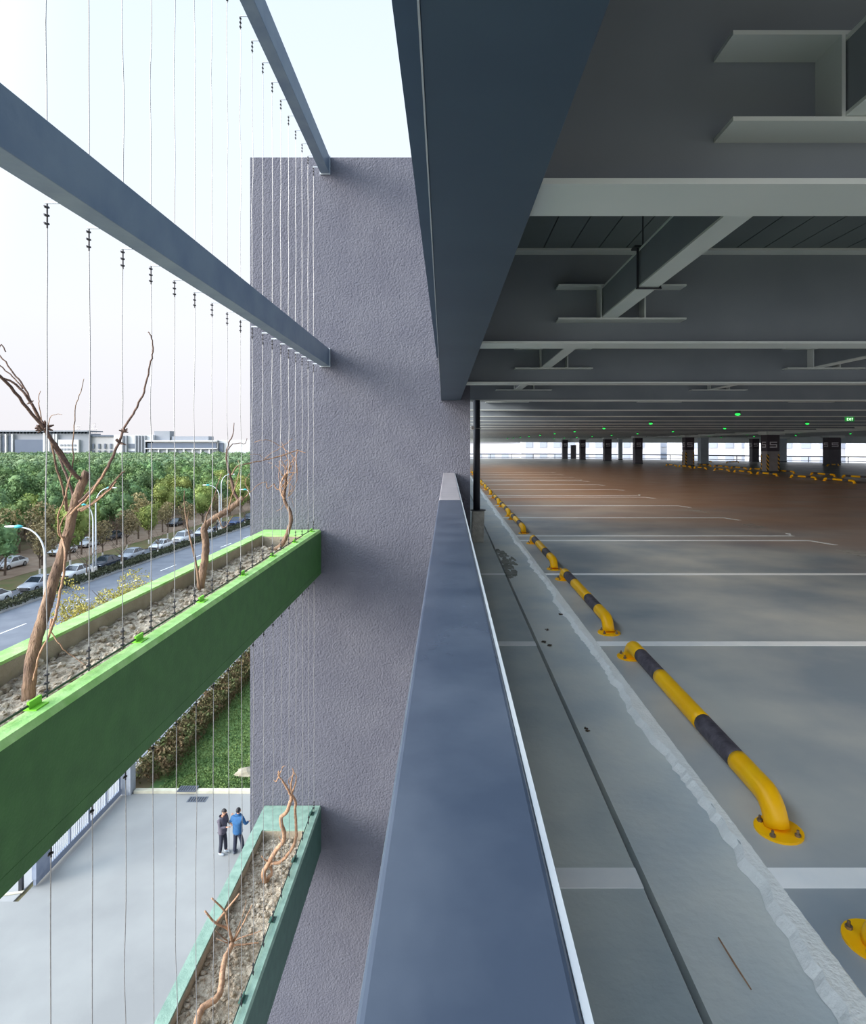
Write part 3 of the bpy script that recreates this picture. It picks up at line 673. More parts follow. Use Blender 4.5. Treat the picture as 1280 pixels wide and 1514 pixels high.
t3 = empty('bare_tree', P(410,812,8.1), 'curving pale bare tree with tangled twigs at the wall end of the green planter', 'tree')
mb = MB(); branch(mb, [(406,814,8.0),(418,803,8.02),(425,788,8.04),(430,770,8.05),(429,758,8.05),(423,745,8.05),(420,735,8.05),(422,718,8.05),(424,702,8.05),(430,688,8.05)], .032, .014, .004, 5, 10)
mb.build('trunk', M_bark, t3, smooth=True)
tw = [([(421,738,8.0),(414,722,8.0),(418,708,8.0),(424,700,8.0),(438,699,8.0)], .014, .006),
      ([(424,700,8.05),(428,690,8.05),(428,680,8.05),(420,682,8.05)], .01, .004),
      ([(438,699,8.0),(436,680,8.0),(428,670,8.0),(417,661,8.0),(400,652,7.9),(385,651,7.8),(376,654,7.8)], .006, .003),
      ([(422,716,8.1),(410,724,8.1),(405,716,8.1),(396,722,8.0),(393,713,8.0),(380,718,7.9),(370,728,7.8)], .008, .003),
      ([(427,690,8.1),(432,682,8.1),(438,672,8.1),(440,665,8.1)], .006, .003),
      ([(425,735,8.1),(432,728,8.1),(438,712,8.1),(439,700,8.1),(438,668,8.1)], .006, .003),
      ([(420,745,8.1),(415,752,8.0),(408,756,8.0)], .004, .002),
      ([(424,740,8.1),(431,738,8.1),(434,750,8.1)], .004, .002),
      ([(440,665,8.0),(415,675,7.7),(390,680,7.4),(366,686,7.1)], .005, .004),
      ([(432,649,8.0),(415,662,7.9),(398,672,7.8),(390,678,7.8),(383,672,7.7),(368,672,7.6)], .004, .003),
      ([(418,730,8.1),(413,710,8.1),(412,696,8.1),(416,688,8.1)], .005, .002),
      ([(402,692,8.1),(403,686,8.1),(396,684,8.1)], .004, .002)]
for _ in range(14):
    x = random.uniform(414,428); y = random.uniform(690,742)
    tw.append(([(x,y,8.05),(x+random.uniform(-10,14),y-random.uniform(8,22),8.05+random.uniform(-.2,.2)),(x+random.uniform(-18,20),y-random.uniform(20,44),8.05+random.uniform(-.3,.3))], .006, .002))
for pts, r0, r1 in tw:
    mb = MB(); branch(mb, pts, r0, r1, .006, 4, 6); mb.build('branch', M_twig, t3, smooth=True)

# lower planter plants
s1 = empty('bare_shrub', P(300,1500,6.05), 'long bare stem with a star of cut twigs in the sea-green planter', 'shrub')
mb = MB(); branch(mb, [(285,1535,5.52),(293,1505,5.70),(300,1490,5.80),(322,1474,5.90),(328,1450,6.08),(332,1420,6.33),(343,1396,6.52)], .032, .026, .004, 5, 10); mb.build('trunk', M_twig, s1, smooth=True)
for pts, r0, r1 in [([(343,1396,6.6),(338,1374,6.5),(320,1366,6.4),(303,1347,6.3)], .016, .009), ([(320,1364,6.4),(335,1345,6.4),(354,1321,6.4)], .013, .008),
    ([(343,1392,6.6),(336,1362,6.4),(332,1347,6.3),(313,1328,6.2)], .013, .008), ([(343,1396,6.6),(332,1388,6.5),(319,1376,6.45)], .009, .004),
    ([(345,1392,6.6),(356,1372,6.6),(366,1352,6.6),(372,1338,6.6)], .010, .004), ([(345,1398,6.6),(362,1396,6.6),(382,1394,6.6)], .012, .006),
    ([(344,1392,6.65),(362,1384,6.65),(376,1380,6.65),(386,1376,6.65)], .009, .003), ([(345,1390,6.6),(354,1366,6.5),(361,1346,6.5),(364,1330,6.4)], .006, .002),
    ([(343,1396,6.6),(330,1392,6.5),(320,1388,6.5)], .006, .002)]:
    mb = MB(); branch(mb, pts, r0, r1, .003, 3, 8); mb.build('branch', M_twig if random.random() < .7 else M_bark, s1, smooth=True)
s2 = empty('bare_shrub', P(395,1300,7.7), 'twin-stemmed twisted bare shrub at the wall end of the sea-green planter', 'shrub')
for pts, r0, r1 in [([(391,1305,7.6),(390,1290,7.6),(397,1276,7.6),(410,1255,7.55),(418,1245,7.5),(420,1232,7.45),(415,1210,7.4),(424,1200,7.35),(429,1186,7.3),(431,1176,7.3)], .030, .02),
    ([(397,1276,7.6),(413,1275,7.6),(425,1264,7.6),(436,1245,7.55),(438,1225,7.5),(436,1200,7.45),(437,1185,7.4),(432,1176,7.35)], .022, .014),
    ([(394,1310,7.65),(396,1300,7.65),(402,1290,7.65),(399,1280,7.65)], .024, .018), ([(400,1275,7.6),(388,1268,7.55),(387,1265,7.55)], .012, .004),
    ([(431,1178,7.3),(424,1165,7.28),(418,1155,7.26),(412,1148,7.25),(412,1140,7.25)], .014, .008),
    ([(412,1148,7.25),(408,1155,7.25),(405,1153,7.25)], .008, .004), ([(413,1146,7.25),(418,1134,7.25),(422,1133,7.25)], .007, .003),
    ([(431,1178,7.3),(430,1160,7.3),(432,1150,7.3),(434,1140,7.3),(432,1136,7.3)], .013, .005), ([(432,1172,7.35),(436,1160,7.35),(438,1150,7.35),(435,1142,7.35)], .010, .004),
    ([(430,1162,7.3),(426,1155,7.3),(430,1148,7.3)], .007, .003), ([(418,1245,7.5),(412,1236,7.5)], .007, .003)]:
    mb = MB(); branch(mb, pts, r0, r1, .004, 4, 8); mb.build('stem', M_twig, s2, smooth=True)

# ------------------------------------------------------------------ ground outside
GZ = -14.5
M_yard = mat('pale_yard_concrete', (140,141,140), (154,155,153), .35, .75, .1, 10, detail=6)
M_ground = mat('earth_and_grass', (96,98,66), (126,104,82), .25, .95)
M_asph = mat('grey_asphalt', (104,110,122), (118,124,134), .5, .85)
M_grass = mat('lawn_green', (72,104,54), (104,128,68), 1.2, .9, detail=7)
M_kerb = mat('pale_kerb_stone', (196,192,170), (214,210,190), 3, .8)
M_pav = mat('grey_pavement', (150,152,154), (168,168,166), .8, .85)
def rx(x, y): return x+.055*(y-60)
struct(MB().box(-1400, 900, -60, 1500, GZ-.4, GZ-.06), 'ground', M_ground)
struct(MB().prism([(-32,-14),(-.06,-14),(-.06,28.15),(-15.05,28.15),(-15.05,21.5),(-32,21.5)], GZ-.06, GZ), 'ground_yard', M_yard)
struct(MB().box(-13.9,-2,28.4,62,GZ-.06,GZ+.03), 'ground_lawn', M_grass)
tag(MB().box(-14.42,-2,28.15,28.4,GZ-.06,GZ+.12).build('kerb', M_kerb), 'cream kerb between the pale yard and the lawn', 'kerb')
tag(MB().prism([(-32.0,18.0),(-15.2,21.9),(-15.2,22.02),(-32.0,18.12)], GZ, GZ+.02).build('kerb', M_kerb), 'thin pale line across the yard beside the gate end', 'kerb')
struct(MB().prism([(-26,21.5),(-15.25,21.5),(-15.25,95),(-26,95)], GZ-.06, GZ-.01), 'ground_pavement', M_pav)
def band(x0, x1, y0, y1, z0, z1): return MB().prism([(rx(x0,y0),y0),(rx(x1,y0),y0),(rx(x1,y1),y1),(rx(x0,y1),y1)], z0, z1)
struct(band(-42.4,-27,20,330,GZ-.06,GZ), 'ground_road', M_asph)
struct(band(-48.2,-44.4,20,330,GZ-.06,GZ), 'ground_far_lane', M_asph)
struct(band(-44.4,-42.4,20,330,GZ-.06,GZ+.14), 'ground_median', M_pav)
struct(band(-53.0,-48.2,20,330,GZ-.06,GZ+.10), 'ground_verge', mat('verge_green', (92,104,58), (120,104,76), .6, .95))
struct(band(-66,-53.5,20,330,GZ-.06,GZ), 'ground_car_park', mat('brown_car_park', (140,116,98), (160,140,122), .5, .9))
for i in range(10):
    y = 42+i*9
    tag(MB().prism([(rx(-37.6,y),y),(rx(-37.45,y),y),(rx(-37.45,y+4),y+4),(rx(-37.6,y+4),y+4)], GZ, GZ+.01).build('lane_dash', M_white), 'white lane dash on the grey road, %s from the near end' % ORD[i], 'road marking', 'lane dashes on the road')
# drain covers
for i, (px, py) in enumerate(((278,1171),(292,1182))):
    D = 14512/(py-658); X = (px-662)*D/907
    o = empty('drain_cover', (X, D, GZ+.01 if i else GZ+.12), ('dark grey drain cover set in the cream kerb', 'dark grating set in the pale yard beside the kerb')[i], 'drain cover')
    z = GZ+(.12 if i == 0 else 0)
    MB().box(X-.42,X+.42,D-.22,D+.22,z,z+.05 if i == 0 else z+.01).build('frame', mat('cover_steel', (84,92,104), (98,104,114), 4, .6), o)
    mb = MB()
    for q in range(7): mb.box(X-.36+q*.11,X-.31+q*.11,D-.18,D+.18,z+.01,z+(.058 if i == 0 else .016))
    mb.build('bars', M_dark, o)

# leafy masses -----------------------------------------------------
def cards(centres, size, r, flat=.6):
    n = len(centres); c = np.asarray(centres)
    u = r.normal(size=(n,3)); u /= np.linalg.norm(u,axis=1,keepdims=True)
    w_ = r.normal(size=(n,3)); w_[:,2] *= flat; v = np.cross(u, w_); v /= np.linalg.norm(v,axis=1,keepdims=True)
    s = (size*r.uniform(.6,1.4,size=(n,1)))
    u = u*s; v = v*s*.7
    V = np.stack([c-u, c-v*.9, c+u, c+v*.9], 1).reshape(-1,3); return V
def mesh_quads(name, V, m, extra=None):
    n = len(V)//4; me = bpy.data.meshes.new(name)
    if extra is None: eV, eF = np.zeros((0,3)), []
    else: eV, eF = np.array(extra.v), extra.f
    allV = np.concatenate([V, eV]) if len(eV) else V
    tris = sum(len(f) for f in eF)
    me.vertices.add(len(allV)); me.vertices.foreach_set('co', allV.ravel())
    me.loops.add(n*4+tris); me.polygons.add(n+len(eF))
    li = list(range(n*4)); ls = list(range(0,n*4,4)); lt = [4]*n; p = n*4
    for f in eF: li += [i+len(V) for i in f]; ls.append(p); lt.append(len(f)); p += len(f)
    me.loops.foreach_set('vertex_index', li); me.polygons.foreach_set('loop_start', ls); me.polygons.foreach_set('loop_total', lt)
    me.update(calc_edges=True); me.materials.append(m); return me
def crown_mesh(name, rad, h, n, size, m, seed, lobes=9, dens=1.0, core=True):
    r = np.random.default_rng(seed); P_ = []; ex = MB(); R = random.Random(seed)
    for i in range(lobes):
        a = r.uniform(0,2*math.pi); q = r.uniform(0,.62)*rad; lz = r.uniform(.25,.8)*h
        c = np.array([q*math.cos(a), q*math.sin(a), lz]); lr = np.array([rad*.5, rad*.5, h*.3])*r.uniform(.75,1.15)
        k = n//lobes; d = r.normal(size=(k,3)); d /= np.linalg.norm(d,axis=1,keepdims=True)
        P_.append(c+d*lr*r.uniform(.78,1.05,size=(k,1)))
        if core: ex.blob(tuple(c), tuple(lr*.72), 2, .2, R=R)
    C_ = np.concatenate(P_); return mesh_quads(name, cards(C_, size, r), m, ex)
def trunk_mb(h, r0, spread, seed, nb=5, bare=False):
    R = random.Random(seed); mb = MB(); mb.tube([(0,0,0),(.05,0,h*.5),(0,.05,h)], [r0,r0*.8,r0*.5], 7)
    for i in range(nb):
        a = R.uniform(0,6.28); z = h*R.uniform(.5,.95); L_ = spread*R.uniform(.6,1)
        p = Vector((0,0,z)); q = Vector((math.cos(a)*L_*.5, math.sin(a)*L_*.5, z+L_*.55)); e_ = Vector((math.cos(a+.3)*L_, math.sin(a+.3)*L_, z+L_*1.2))
        mb.tube([p,q,e_], [r0*.5,r0*.3,r0*.1], 5)
        if bare:
            for j in range(5):
                f_ = q.lerp(e_, R.random()); g_ = f_+Vector((R.uniform(-1,1),R.uniform(-1,1),R.uniform(.2,1.2)))*L_*.45
                mb.tube([f_,g_], [r0*.2,r0*.05], 4)
    return mb
M_fol = [mat('dark_foliage', (82,110,76), (112,138,90), .8, .8, rand=.22, spec=.2), mat('mid_foliage', (94,122,76), (126,150,92), .8, .8, rand=.2, spec=.2),
         mat('yellow_green_foliage', (116,134,74), (146,156,90), .8, .8, rand=.15, spec=.2), mat('brown_foliage', (134,128,96), (158,144,106), .8, .85, rand=.15, spec=.2),
         mat('yellow_foliage', (148,146,76), (176,164,88), .9, .8, rand=.1, spec=.2)]
M_trunk = mat('grey_brown_trunk', (92,78,68), (116,100,86), 3, .9)
M_lime = mat('white_limewash', (214,212,208), (226,224,220), 3, .9)
protos = {}
def tree_kind(key, name, crown, trunk, cx=3.0, th=3.0):
    protos[key] = (name, crown, trunk)
th_ = trunk_mb(4.5, .16, 2.4, 1); tm = th_.build('trunk', M_trunk, None, local=True); trunk_me = tm.data; bpy.data.objects.remove(tm)
tb = trunk_mb(3.2, .11, 2.2, 5, 8, True).build('trunk', M_trunk, None, local=True); trunk_bare = tb.data; bpy.data.objects.remove(tb)
lw = MB().tube([(0,0,0),(.01,0,.95)], [.14,.125], 8).build('trunk', M_lime, None, local=True); lime_me = lw.data; bpy.data.objects.remove(lw)
crowns = [crown_mesh('crown', 3.4, 6.2, 3000, .20, M_fol[0], 11, 11), crown_mesh('crown', 3.2, 5.8, 3000, .20, M_fol[1], 12, 10),
          crown_mesh('crown', 3.0, 6.4, 3000, .20, M_fol[0], 13, 12), crown_mesh('crown', 2.7, 5.2, 2600, .17, M_fol[2], 14, 9),
          crown_mesh('crown', 2.2, 3.6, 1300, .13, M_fol[3], 15, 9, core=False), crown_mesh('crown', 2.6, 5.0, 3200, .085, M_fol[4], 16, 10, core=False),
          crown_mesh('crown', 2.4, 4.2, 1300, .18, M_fol[0], 17, 9)]
def tree(x, y, ci, zc, sc, name, label, group, trunk=None, lime=False, cat='tree'):
    o = empty(name, (x, y, GZ), label, cat, group); o.rotation_euler = (0,0,random.uniform(0,6.28)); o.scale = (sc,sc,sc*random.uniform(.92,1.1))
    c = bpy.data.objects.new('crown', crowns[ci]); COL.objects.link(c); c.parent = o; c.location = (0,0,zc)
    t = bpy.data.objects.new('trunk', trunk or trunk_me); COL.objects.link(t); t.parent = o
    if lime: q = bpy.data.objects.new('whitewashed_foot', lime_me); COL.objects.link(q); q.parent = o
    return o
# forest: keep what the lens could see, nearest first
cand = []
y = 58
while y < 620:
    x = -.78*y-4
    step = 5.2 if y < 200 else 6.5
    while x < min(-60.5+.055*(y-60), -.27*y):
        cand.append((x+random.uniform(-1.6,1.6), y+random.uniform(-1.6,1.6))); x += step
    y += step
cand = [c for c in cand if not (math.fmod(c[1]+.15*c[0]+600, 90) < 5 and c[1] > 100)]
cand.sort(key=lambda c: c[1]**2+c[0]**2)
near, rest = cand[:285], cand[285:]
yy = 62
while yy < 330:      # the wood carries on to the left, beyond the frame
    xx = -.80*yy-6
    while xx > -1.25*yy-30: rest.append((xx+random.uniform(-1.6,1.6), yy+random.uniform(-1.6,1.6))); xx -= 6.0
    yy += 6.0
for (x, y) in near:
    front = x > -69+.055*(y-60)
    q = random.random()
    if front and q < .35: ci, lab, g_ = 3, 'yellow-green broadleaf tree at the front of the wood beyond the road', 'yellow-green trees at the wood edge'
    elif q < .6: ci, lab, g_ = 1, 'mid green rounded tree in the dense wood beyond the road', 'mid green trees in the wood'
    else: ci, lab, g_ = random.choice([0,2]), 'dark green full-crowned tree in the dense wood beyond the road', 'dark green trees in the wood'
    tree(x, y, ci, 3.0, random.uniform(.85,1.15), 'broadleaf_tree', lab, g_)
def bulk(cands, fn):
    Vs = []; ex = MB(); R = random.Random(3); r = np.random.default_rng(3)
    for (x, y) in cands:
        s = R.uniform(.85,1.2); h0 = GZ+2.6+ (y-150)*.002
        for i in range(4):
            c = (x+R.uniform(-1.6,1.6)*s, y+R.uniform(-1.6,1.6)*s, h0+R.uniform(3.2,5.4)*s); lr = (2.3*s,2.3*s,1.9*s)
            ex.blob(c, tuple(.85*k for k in lr), 1, .15, R=R)
            k = 34; d = r.normal(size=(k,3)); d[:,2] = abs(d[:,2])*.9; d /= np.linalg.norm(d,axis=1,keepdims=True)
            Vs.append(np.array(c)+d*np.array(lr)*r.uniform(.85,1.1,size=(k,1)))
    V = cards(np.concatenate(Vs), .42, r); m = mat('distant_foliage', (96,122,92), (130,148,108), .06, .85, spec=.2, detail=8, lo=.3, hi=.7)
    o = bpy.data.objects.new('forest_canopy', mesh_quads('forest_canopy', V, m, ex)); COL.objects.link(o)
    tag(o, 'continuous green canopy of the distant wood below the long pale buildings', 'forest', kind='stuff')
bulk(rest, None)
# street trees on the verge with whitewashed feet
for i in range(17):
    y = 62+i*6.2+random.uniform(-.8,.8); ci = 6 if i in (0,1) else (4 if i % 3 else 3)
    tree(rx(-50.3,y), y, ci, 2.6, random.uniform(.85,1.05), 'street_tree', 'street tree with whitewashed foot behind the parked cars, %s from the left' % ORD[i], 'street trees on the verge', trunk_bare, True)
for i, y in enumerate([72.5, 79.5, 88.5, 98, 108, 121, 133]):
    o = empty('young_tree', (rx(-43.4,y), y, GZ+.14), 'leafless young tree with white foot in the median hedge, %s from the left' % ORD[i], 'tree', 'young trees in the median hedge'); o.scale = (.8,.8,.8)
    for nm, me in (('trunk', trunk_bare), ('whitewashed_foot', lime_me)):
        q = bpy.data.objects.new(nm, me); COL.objects.link(q); q.parent = o
for i, (px, py, D) in enumerate([(175,862,46),(215,850,50),(122,905,41),(355,745,150),(340,748,140)]):
    c = P(px, py, D); 
    if i < 3: tree(c.x, c.y, 5, 3.0, .82 if i != 1 else .74, 'yellow_leaved_tree', ('yellow-leaved tree top showing above the green planter, the tallest','small yellow tree top just above the green planter rim, the rightmost','yellow tree top half hidden by the green planter, the leftmost')[i], None)
    else: tree(c.x, c.y, 5, 3.0, 1.0, 'yellow_leaved_tree', ('yellow-leaved tree behind parked cars close to the stucco wall edge','yellow-leaved tree left of the one by the stucco wall')[i-3], None)
for i in range(14):
    y = 60+i*7.5+random.uniform(-1,1)
    tree(rx(-55.2,y), y, random.choice([4,4,3,6]), 2.6, random.uniform(1.05,1.35), 'car_park_tree', 'loose brownish tree between the two rows of cars, %s from the left' % ORD[i], 'brownish trees by the second row of cars', trunk_bare)
# hedges
def hedge(poly_fn, n, size, m, name, label, cat='hedge', z0=GZ, h=1.0, seed=1):
    r = np.random.default_rng(seed); t = r.random(n); u = r.random(n); w_ = r.random(n)
    C_ = np.array([poly_fn(a, b_)+(z0+h*(c_**.6)*(1+.12*math.sin(a*190)),) for a, b_, c_ in zip(t, u, w_)])
    o = bpy.data.objects.new(name, mesh_quads(name, cards(C_, size, r), m)); COL.objects.link(o); tag(o, label, cat); return o
M_hed = mat('red_green_hedge', (84,98,58), (122,100,76), 2.2, .85, spec=.2, detail=6)
M_hedd = mat('dark_hedge', (66,74,56), (88,90,72), 1.2, .9, spec=.2)
hedge(lambda a, b_: (-14.75+1.45*b_-.0*a, 28.9+30*a), 26000, .075, M_hed, 'garden_hedge', 'brown and green clipped hedge between the lawn and the metal fence', h=1.05)
hedge(lambda a, b_: (rx(-44.3+1.8*b_, 45+130*a), 45+130*a), 30000, .12, M_hedd, 'median_hedge', 'low dark hedge on the road median beside the parked cars', z0=GZ+.14, h=.55)
r = np.random.default_rng(9); n = 26000; C_ = np.stack([r.uniform(-13.4,-7.5,n), 28.42+20*r.random(n)**1.3, GZ+.03+.09*r.random(n)], -1)
o = bpy.data.objects.new('grass', mesh_quads('grass', cards(C_, .05, r, .2), mat('grass_blades', (84,116,62), (122,144,82), 1.0, .9, detail=7))); COL.objects.link(o)
tag(o, 'short mown grass of the lawn beside the stucco wall', 'grass', kind='stuff')
mb = MB(); mb.blob((-9.75,29.7,GZ+.12), (.55,.4,.22), 2, .2); tag(mb.build('boulder', mat('warm_stone', (150,142,124), (176,168,148), 3, .9)), 'pale boulder at the lawn edge beside the stucco wall', 'rock')

# fence beyond the lawn
M_fen = mat('white_grey_fence_paint', (176,184,194), (190,196,204), 4, .5)
M_fenb = mat('grey_fence_paint', (134,146,166), (148,158,176), 4, .5)
fn = empty('metal_fence', (-15.1, 45, GZ), 'grey metal fence on a low wall running behind the hedge', 'fence')
MB().box(-15.2,-15.0,28.6,75,GZ,GZ+.45).build('low_wall', M_kerb, fn)
mb = MB()
for k in range(400):
    y = 28.7+k*.115; mb.box(-15.112,-15.088,y,y+.024,GZ+.45,GZ+1.95)
mb.build('bars', M_fenb, fn)
MB().box(-15.12,-15.08,28.6,75,GZ+.55,GZ+.6).build('lower_rail', M_fenb, fn); MB().box(-15.12,-15.08,28.6,75,GZ+1.78,GZ+1.83).build('upper_rail', M_fenb, fn)
for k in range(16): MB().box(-15.14,-15.06,28.6+k*3,28.7+k*3,GZ+.45,GZ+2.0).build('post', M_fen, fn)
gt = empty('sliding_gate', (-14.95, 25, GZ), 'white-barred sliding gate with grey frame at the edge of the yard', 'gate')
MB().box(-15.0,-14.9,22.2,28.0,GZ+.06,GZ+.30).build('bottom_rail', M_fenb, gt)
MB().box(-14.98,-14.92,22.2,28.0,GZ+1.52,GZ+1.6).build('top_rail', M_fenb, gt)
for y in (22.9, 24.2, 25.5, 26.8, 27.9): MB().box(-14.99,-14.91,y,y+.08,GZ+.3,GZ+1.6).build('stile', M_fenb, gt)
mb = MB()
for k in range(40):
    y = 22.98+k*.125; mb.box(-14.965,-14.935,y,y+.035,GZ+.3,GZ+1.75)
mb.build('bars', M_fen, gt)
mb = MB().box(-15.02,-14.86,22.15,22.92,GZ+.3,GZ+1.2); mb.build('motor_box', M_fenb, gt)['label'] = 'blue-grey box at the near end of the gate'
tag(MB().box(-15.4,-15.28,22.0,22.12,GZ,GZ+1.5).build('gate_post', M_dark), 'dark slim post at the near end of the sliding gate', 'post')
tag(MB().box(-15.1,-14.5,28.02,28.5,GZ,GZ+1.35).box(-15.16,-14.44,27.96,28.56,GZ+1.35,GZ+1.43).build('gate_pillar', M_fen), 'pale square pillar where the gate meets the metal fence', 'pillar')

# ------------------------------------------------------------------ street lamps
M_pole = mat('white_pole_paint', (214,222,228), (224,230,234), 4, .4)
M_cyan = mat('turquoise_lamp_cap', (60,176,186), (74,188,196), 4, .4)
def street_lamp(x, y, h, arm, side, label, foot=False):
    o = empty('street_lamp', (x, y, GZ), label, 'street lamp', 'street lamps along the road')
    mb = MB(); pts = [(0,0,0),(0,0,h*.5),(0,0,h-2.2)]; rs = [.11,.09,.07]
    for k in range(1,8):
        t = k/7*math.pi/2; pts.append((side*arm*(1-math.cos(t)), 0, h-2.2+2.0*math.sin(t))); rs.append(.07-.004*k)
    mb.tube(pts, rs, 10); mb.build('pole', M_pole, o, smooth=True, local=True)
    hx = side*arm
    mb = MB(); mb.blob((hx+side*.62, 0, h-.14), (.52,.17,.09), 2, 0); mb.build('lamp_head', mat('pale_lamp_glass', (226,232,236), (234,238,240), 4, .3), o, smooth=True, local=True)
    mb = MB(); mb.blob((hx+side*.16, 0, h-.14), (.34,.19,.13), 2, 0); mb.build('head_cap', M_cyan, o, smooth=True, local=True)
    if foot: MB().tube([(0,0,0),(0,0,1.1)], .17, 10).build('white_foot', M_lime, o, local=True)
    return o
street_lamp((66-662)*44/907, 44, 10.3, 1.75, -1, 'nearest street lamp with turquoise cap, arm curving left, behind the green planter')
street_lamp((137.5-662)*74.5/907, 74.5, 8.9, 1.0, -1, 'street lamp on the median with its arm curving left, second from the left', True)
street_lamp((141.5-662)*75.2/907, 75.2, 10.9, 1.5, 1, 'tall street lamp on the median with its arm pointing right, beside its twin', True)
street_lamp((324-662)*111/907, 111, 8.9, 1.9, -1, 'distant street lamp by the elbow-bent tree, arm curving left', True)
street_lamp((327-662)*112/907, 112, 10.8, 1.4, 1, 'distant street lamp by the elbow-bent tree, arm pointing right', True)
street_lamp((371-662)*104/907, 104, 8.6, .9, -1, 'street lamp half hidden behind the stucco wall edge')

# ------------------------------------------------------------------ cars
M_glass = mat('dark_car_glass', (34,42,54), (42,52,64), 3, .12, spec=.8)
M_tyre = mat('tyre_rubber', (30,31,34), (38,39,42), 8, .8)
M_hub = mat('alloy_hub', (150,154,160), (166,170,176), 8, .35, metal=.6)
M_light = mat('headlamp_glass', (216,222,228), (226,230,234), 8, .15)
M_tail = mat('tail_lamp', (150,30,30), (166,38,36), 8, .3)
paints = {'white': mat('white_car_paint', (222,226,232), (228,232,238), 2, .25), 'silver': mat('silver_car_paint', (160,168,180), (170,178,190), 2, .25),
          'black': mat('dark_car_paint', (44,54,68), (52,62,78), 2, .2), 'blue': mat('blue_car_paint', (46,72,118), (54,82,130), 2, .25)}
def loft(mb, st, closed=True):
    o = len(mb.v); n = len(st[0])
    for ring in st: mb.v += [tuple(p) for p in ring]
    for i in range(len(st)-1):
        for j in range(n if closed else n-1):
            mb.f.append((o+i*n+j, o+i*n+(j+1)%n, o+(i+1)*n+(j+1)%n, o+(i+1)*n+j)); mb.m.append(mb.k)
    mb.f.append(tuple(o+j for j in range(n-1,-1,-1))); mb.m.append(mb.k); q = o+(len(st)-1)*n; mb.f.append(tuple(q+j for j in range(n))); mb.m.append(mb.k)
def car_meshes(van):
    res = {}
    mb = MB(); st = []
    hood = .80 if not van else .98; belt = .92 if not van else 1.05
    for (y, zl, zh, w_) in ((-2.30,.42,hood-.26,.66),(-2.22,.28,hood-.12,.80),(-1.95,.2,hood-.03,.86),(-1.1,.2,belt-.02,.89),(-.3,.2,belt,.90),(.9,.2,belt+.01,.90),(1.6,.2,belt+.03,.88),(2.1,.24,belt+.02,.83),(2.28,.36,belt-.12,.74)):
        st.append([(-w_*.92,y,zl),(w_*.92,y,zl),(w_,y,zl+.18),(w_,y,zh-.16),(w_*.90,y,zh-.02),(w_*.5,y,zh+.02),(-w_*.5,y,zh+.02),(-w_*.90,y,zh-.02),(-w_,y,zh-.16),(-w_,y,zl+.18)])
    loft(mb, st); res['body'] = mb
    top = 1.43 if not van else 1.72
    ya, yb, yc, yd = (-1.05, -.28, 1.0, 1.85) if not van else (-1.15, -.55, 1.85, 2.15)
    gl = MB(); st = []
    for (y, z, w_) in ((ya,belt-.02,.74),(yb,top-.03,.62),(yc,top-.03,.62),(yd,belt,.72)): pass
    vs = [(-.80,ya,belt-.04),(.80,ya,belt-.04),(.80,yd,belt-.04),(-.80,yd,belt-.04),(-.61,yb,top-.03),(.61,yb,top-.03),(.61,yc,top-.03),(-.61,yc,top-.03)]
    gl.add(vs, [(0,3,2,1),(4,5,6,7),(0,1,5,4),(1,2,6,5),(2,3,7,6),(3,0,4,7)]); res['windows'] = gl
    rf = MB(); rf.add([(-.62,yb-.03,top-.05),(.62,yb-.03,top-.05),(.62,yc+.04,top-.05),(-.62,yc+.04,top-.05),(-.52,yb+.08,top+.02),(.52,yb+.08,top+.02),(.52,yc-.1,top+.02),(-.52,yc-.1,top+.02)],
           [(0,3,2,1),(4,5,6,7),(0,1,5,4),(1,2,6,5),(2,3,7,6),(3,0,4,7)])
    for s in (-1,1):
        for (a, b_) in (((.81*s,ya,belt-.03),(.62*s,yb,top-.03)),((.81*s,yd,belt-.03),(.62*s,yc,top-.03)),((.815*s,.45,belt-.03),(.625*s,.40,top-.03))): rf.tube([a,b_], .035, 5)
    res['roof'] = rf
    h = MB(); [h.blob((s*.62,-2.16,hood-.20), (.19,.12,.075), 2, 0) for s in (-1,1)]; res['headlamps'] = h
    t = MB(); [t.blob((s*.66,2.2,belt-.17), (.16,.08,.08), 2, 0) for s in (-1,1)]; res['tail_lamps'] = t
    g_ = MB(); g_.box(-.42,.42,-2.315,-2.2,hood-.36,hood-.22); g_.box(-.6,.6,-2.31,-2.2,.30,.40); res['grille'] = g_
    return res
CM = {}
for v in (False, True):
    CM[v] = {}
    for nm, mb in car_meshes(v).items():
        mm = {'windows':M_glass,'headlamps':M_light,'tail_lamps':M_tail,'grille':M_dark}.get(nm, paints['white'])
        o = mb.build(nm, mm, None, local=True, smooth=nm in ('body','headlamps','tail_lamps')); CM[v][nm] = o.data; bpy.data.objects.remove(o)
wt = MB().tube([(-.11,0,0),(.11,0,0)], .32, 18).build('wheel', M_tyre, None, local=True); wm = wt.data; bpy.data.objects.remove(wt)
wh = MB().tube([(-.12,0,0),(.12,0,0)], .19, 12).build('hub', M_hub, None, local=True); hm = wh.data; bpy.data.objects.remove(wh)
def car(x, y, color, van, label, rz=0.055):
    o = empty('parked_car', (x, y, GZ), label, 'car', 'parked cars beyond the road'); o.rotation_euler = (0,0,-rz)
    for nm, me in CM[van].items():
        c = bpy.data.objects.new(nm, me); COL.objects.link(c); c.parent = o
        if nm in ('body', 'roof'): c.material_slots[0].link = 'OBJECT'; c.material_slots[0].material = paints[color]
    for sx in (-1,1):
        for yy in (-1.42, 1.35):
            w_ = bpy.data.objects.new('wheel', wm); COL.objects.link(w_); w_.parent = o; w_.location = (sx*.80, yy, .32)
            h_ = bpy.data.objects.new('hub', hm); COL.objects.link(h_); h_.parent = w_
    return o
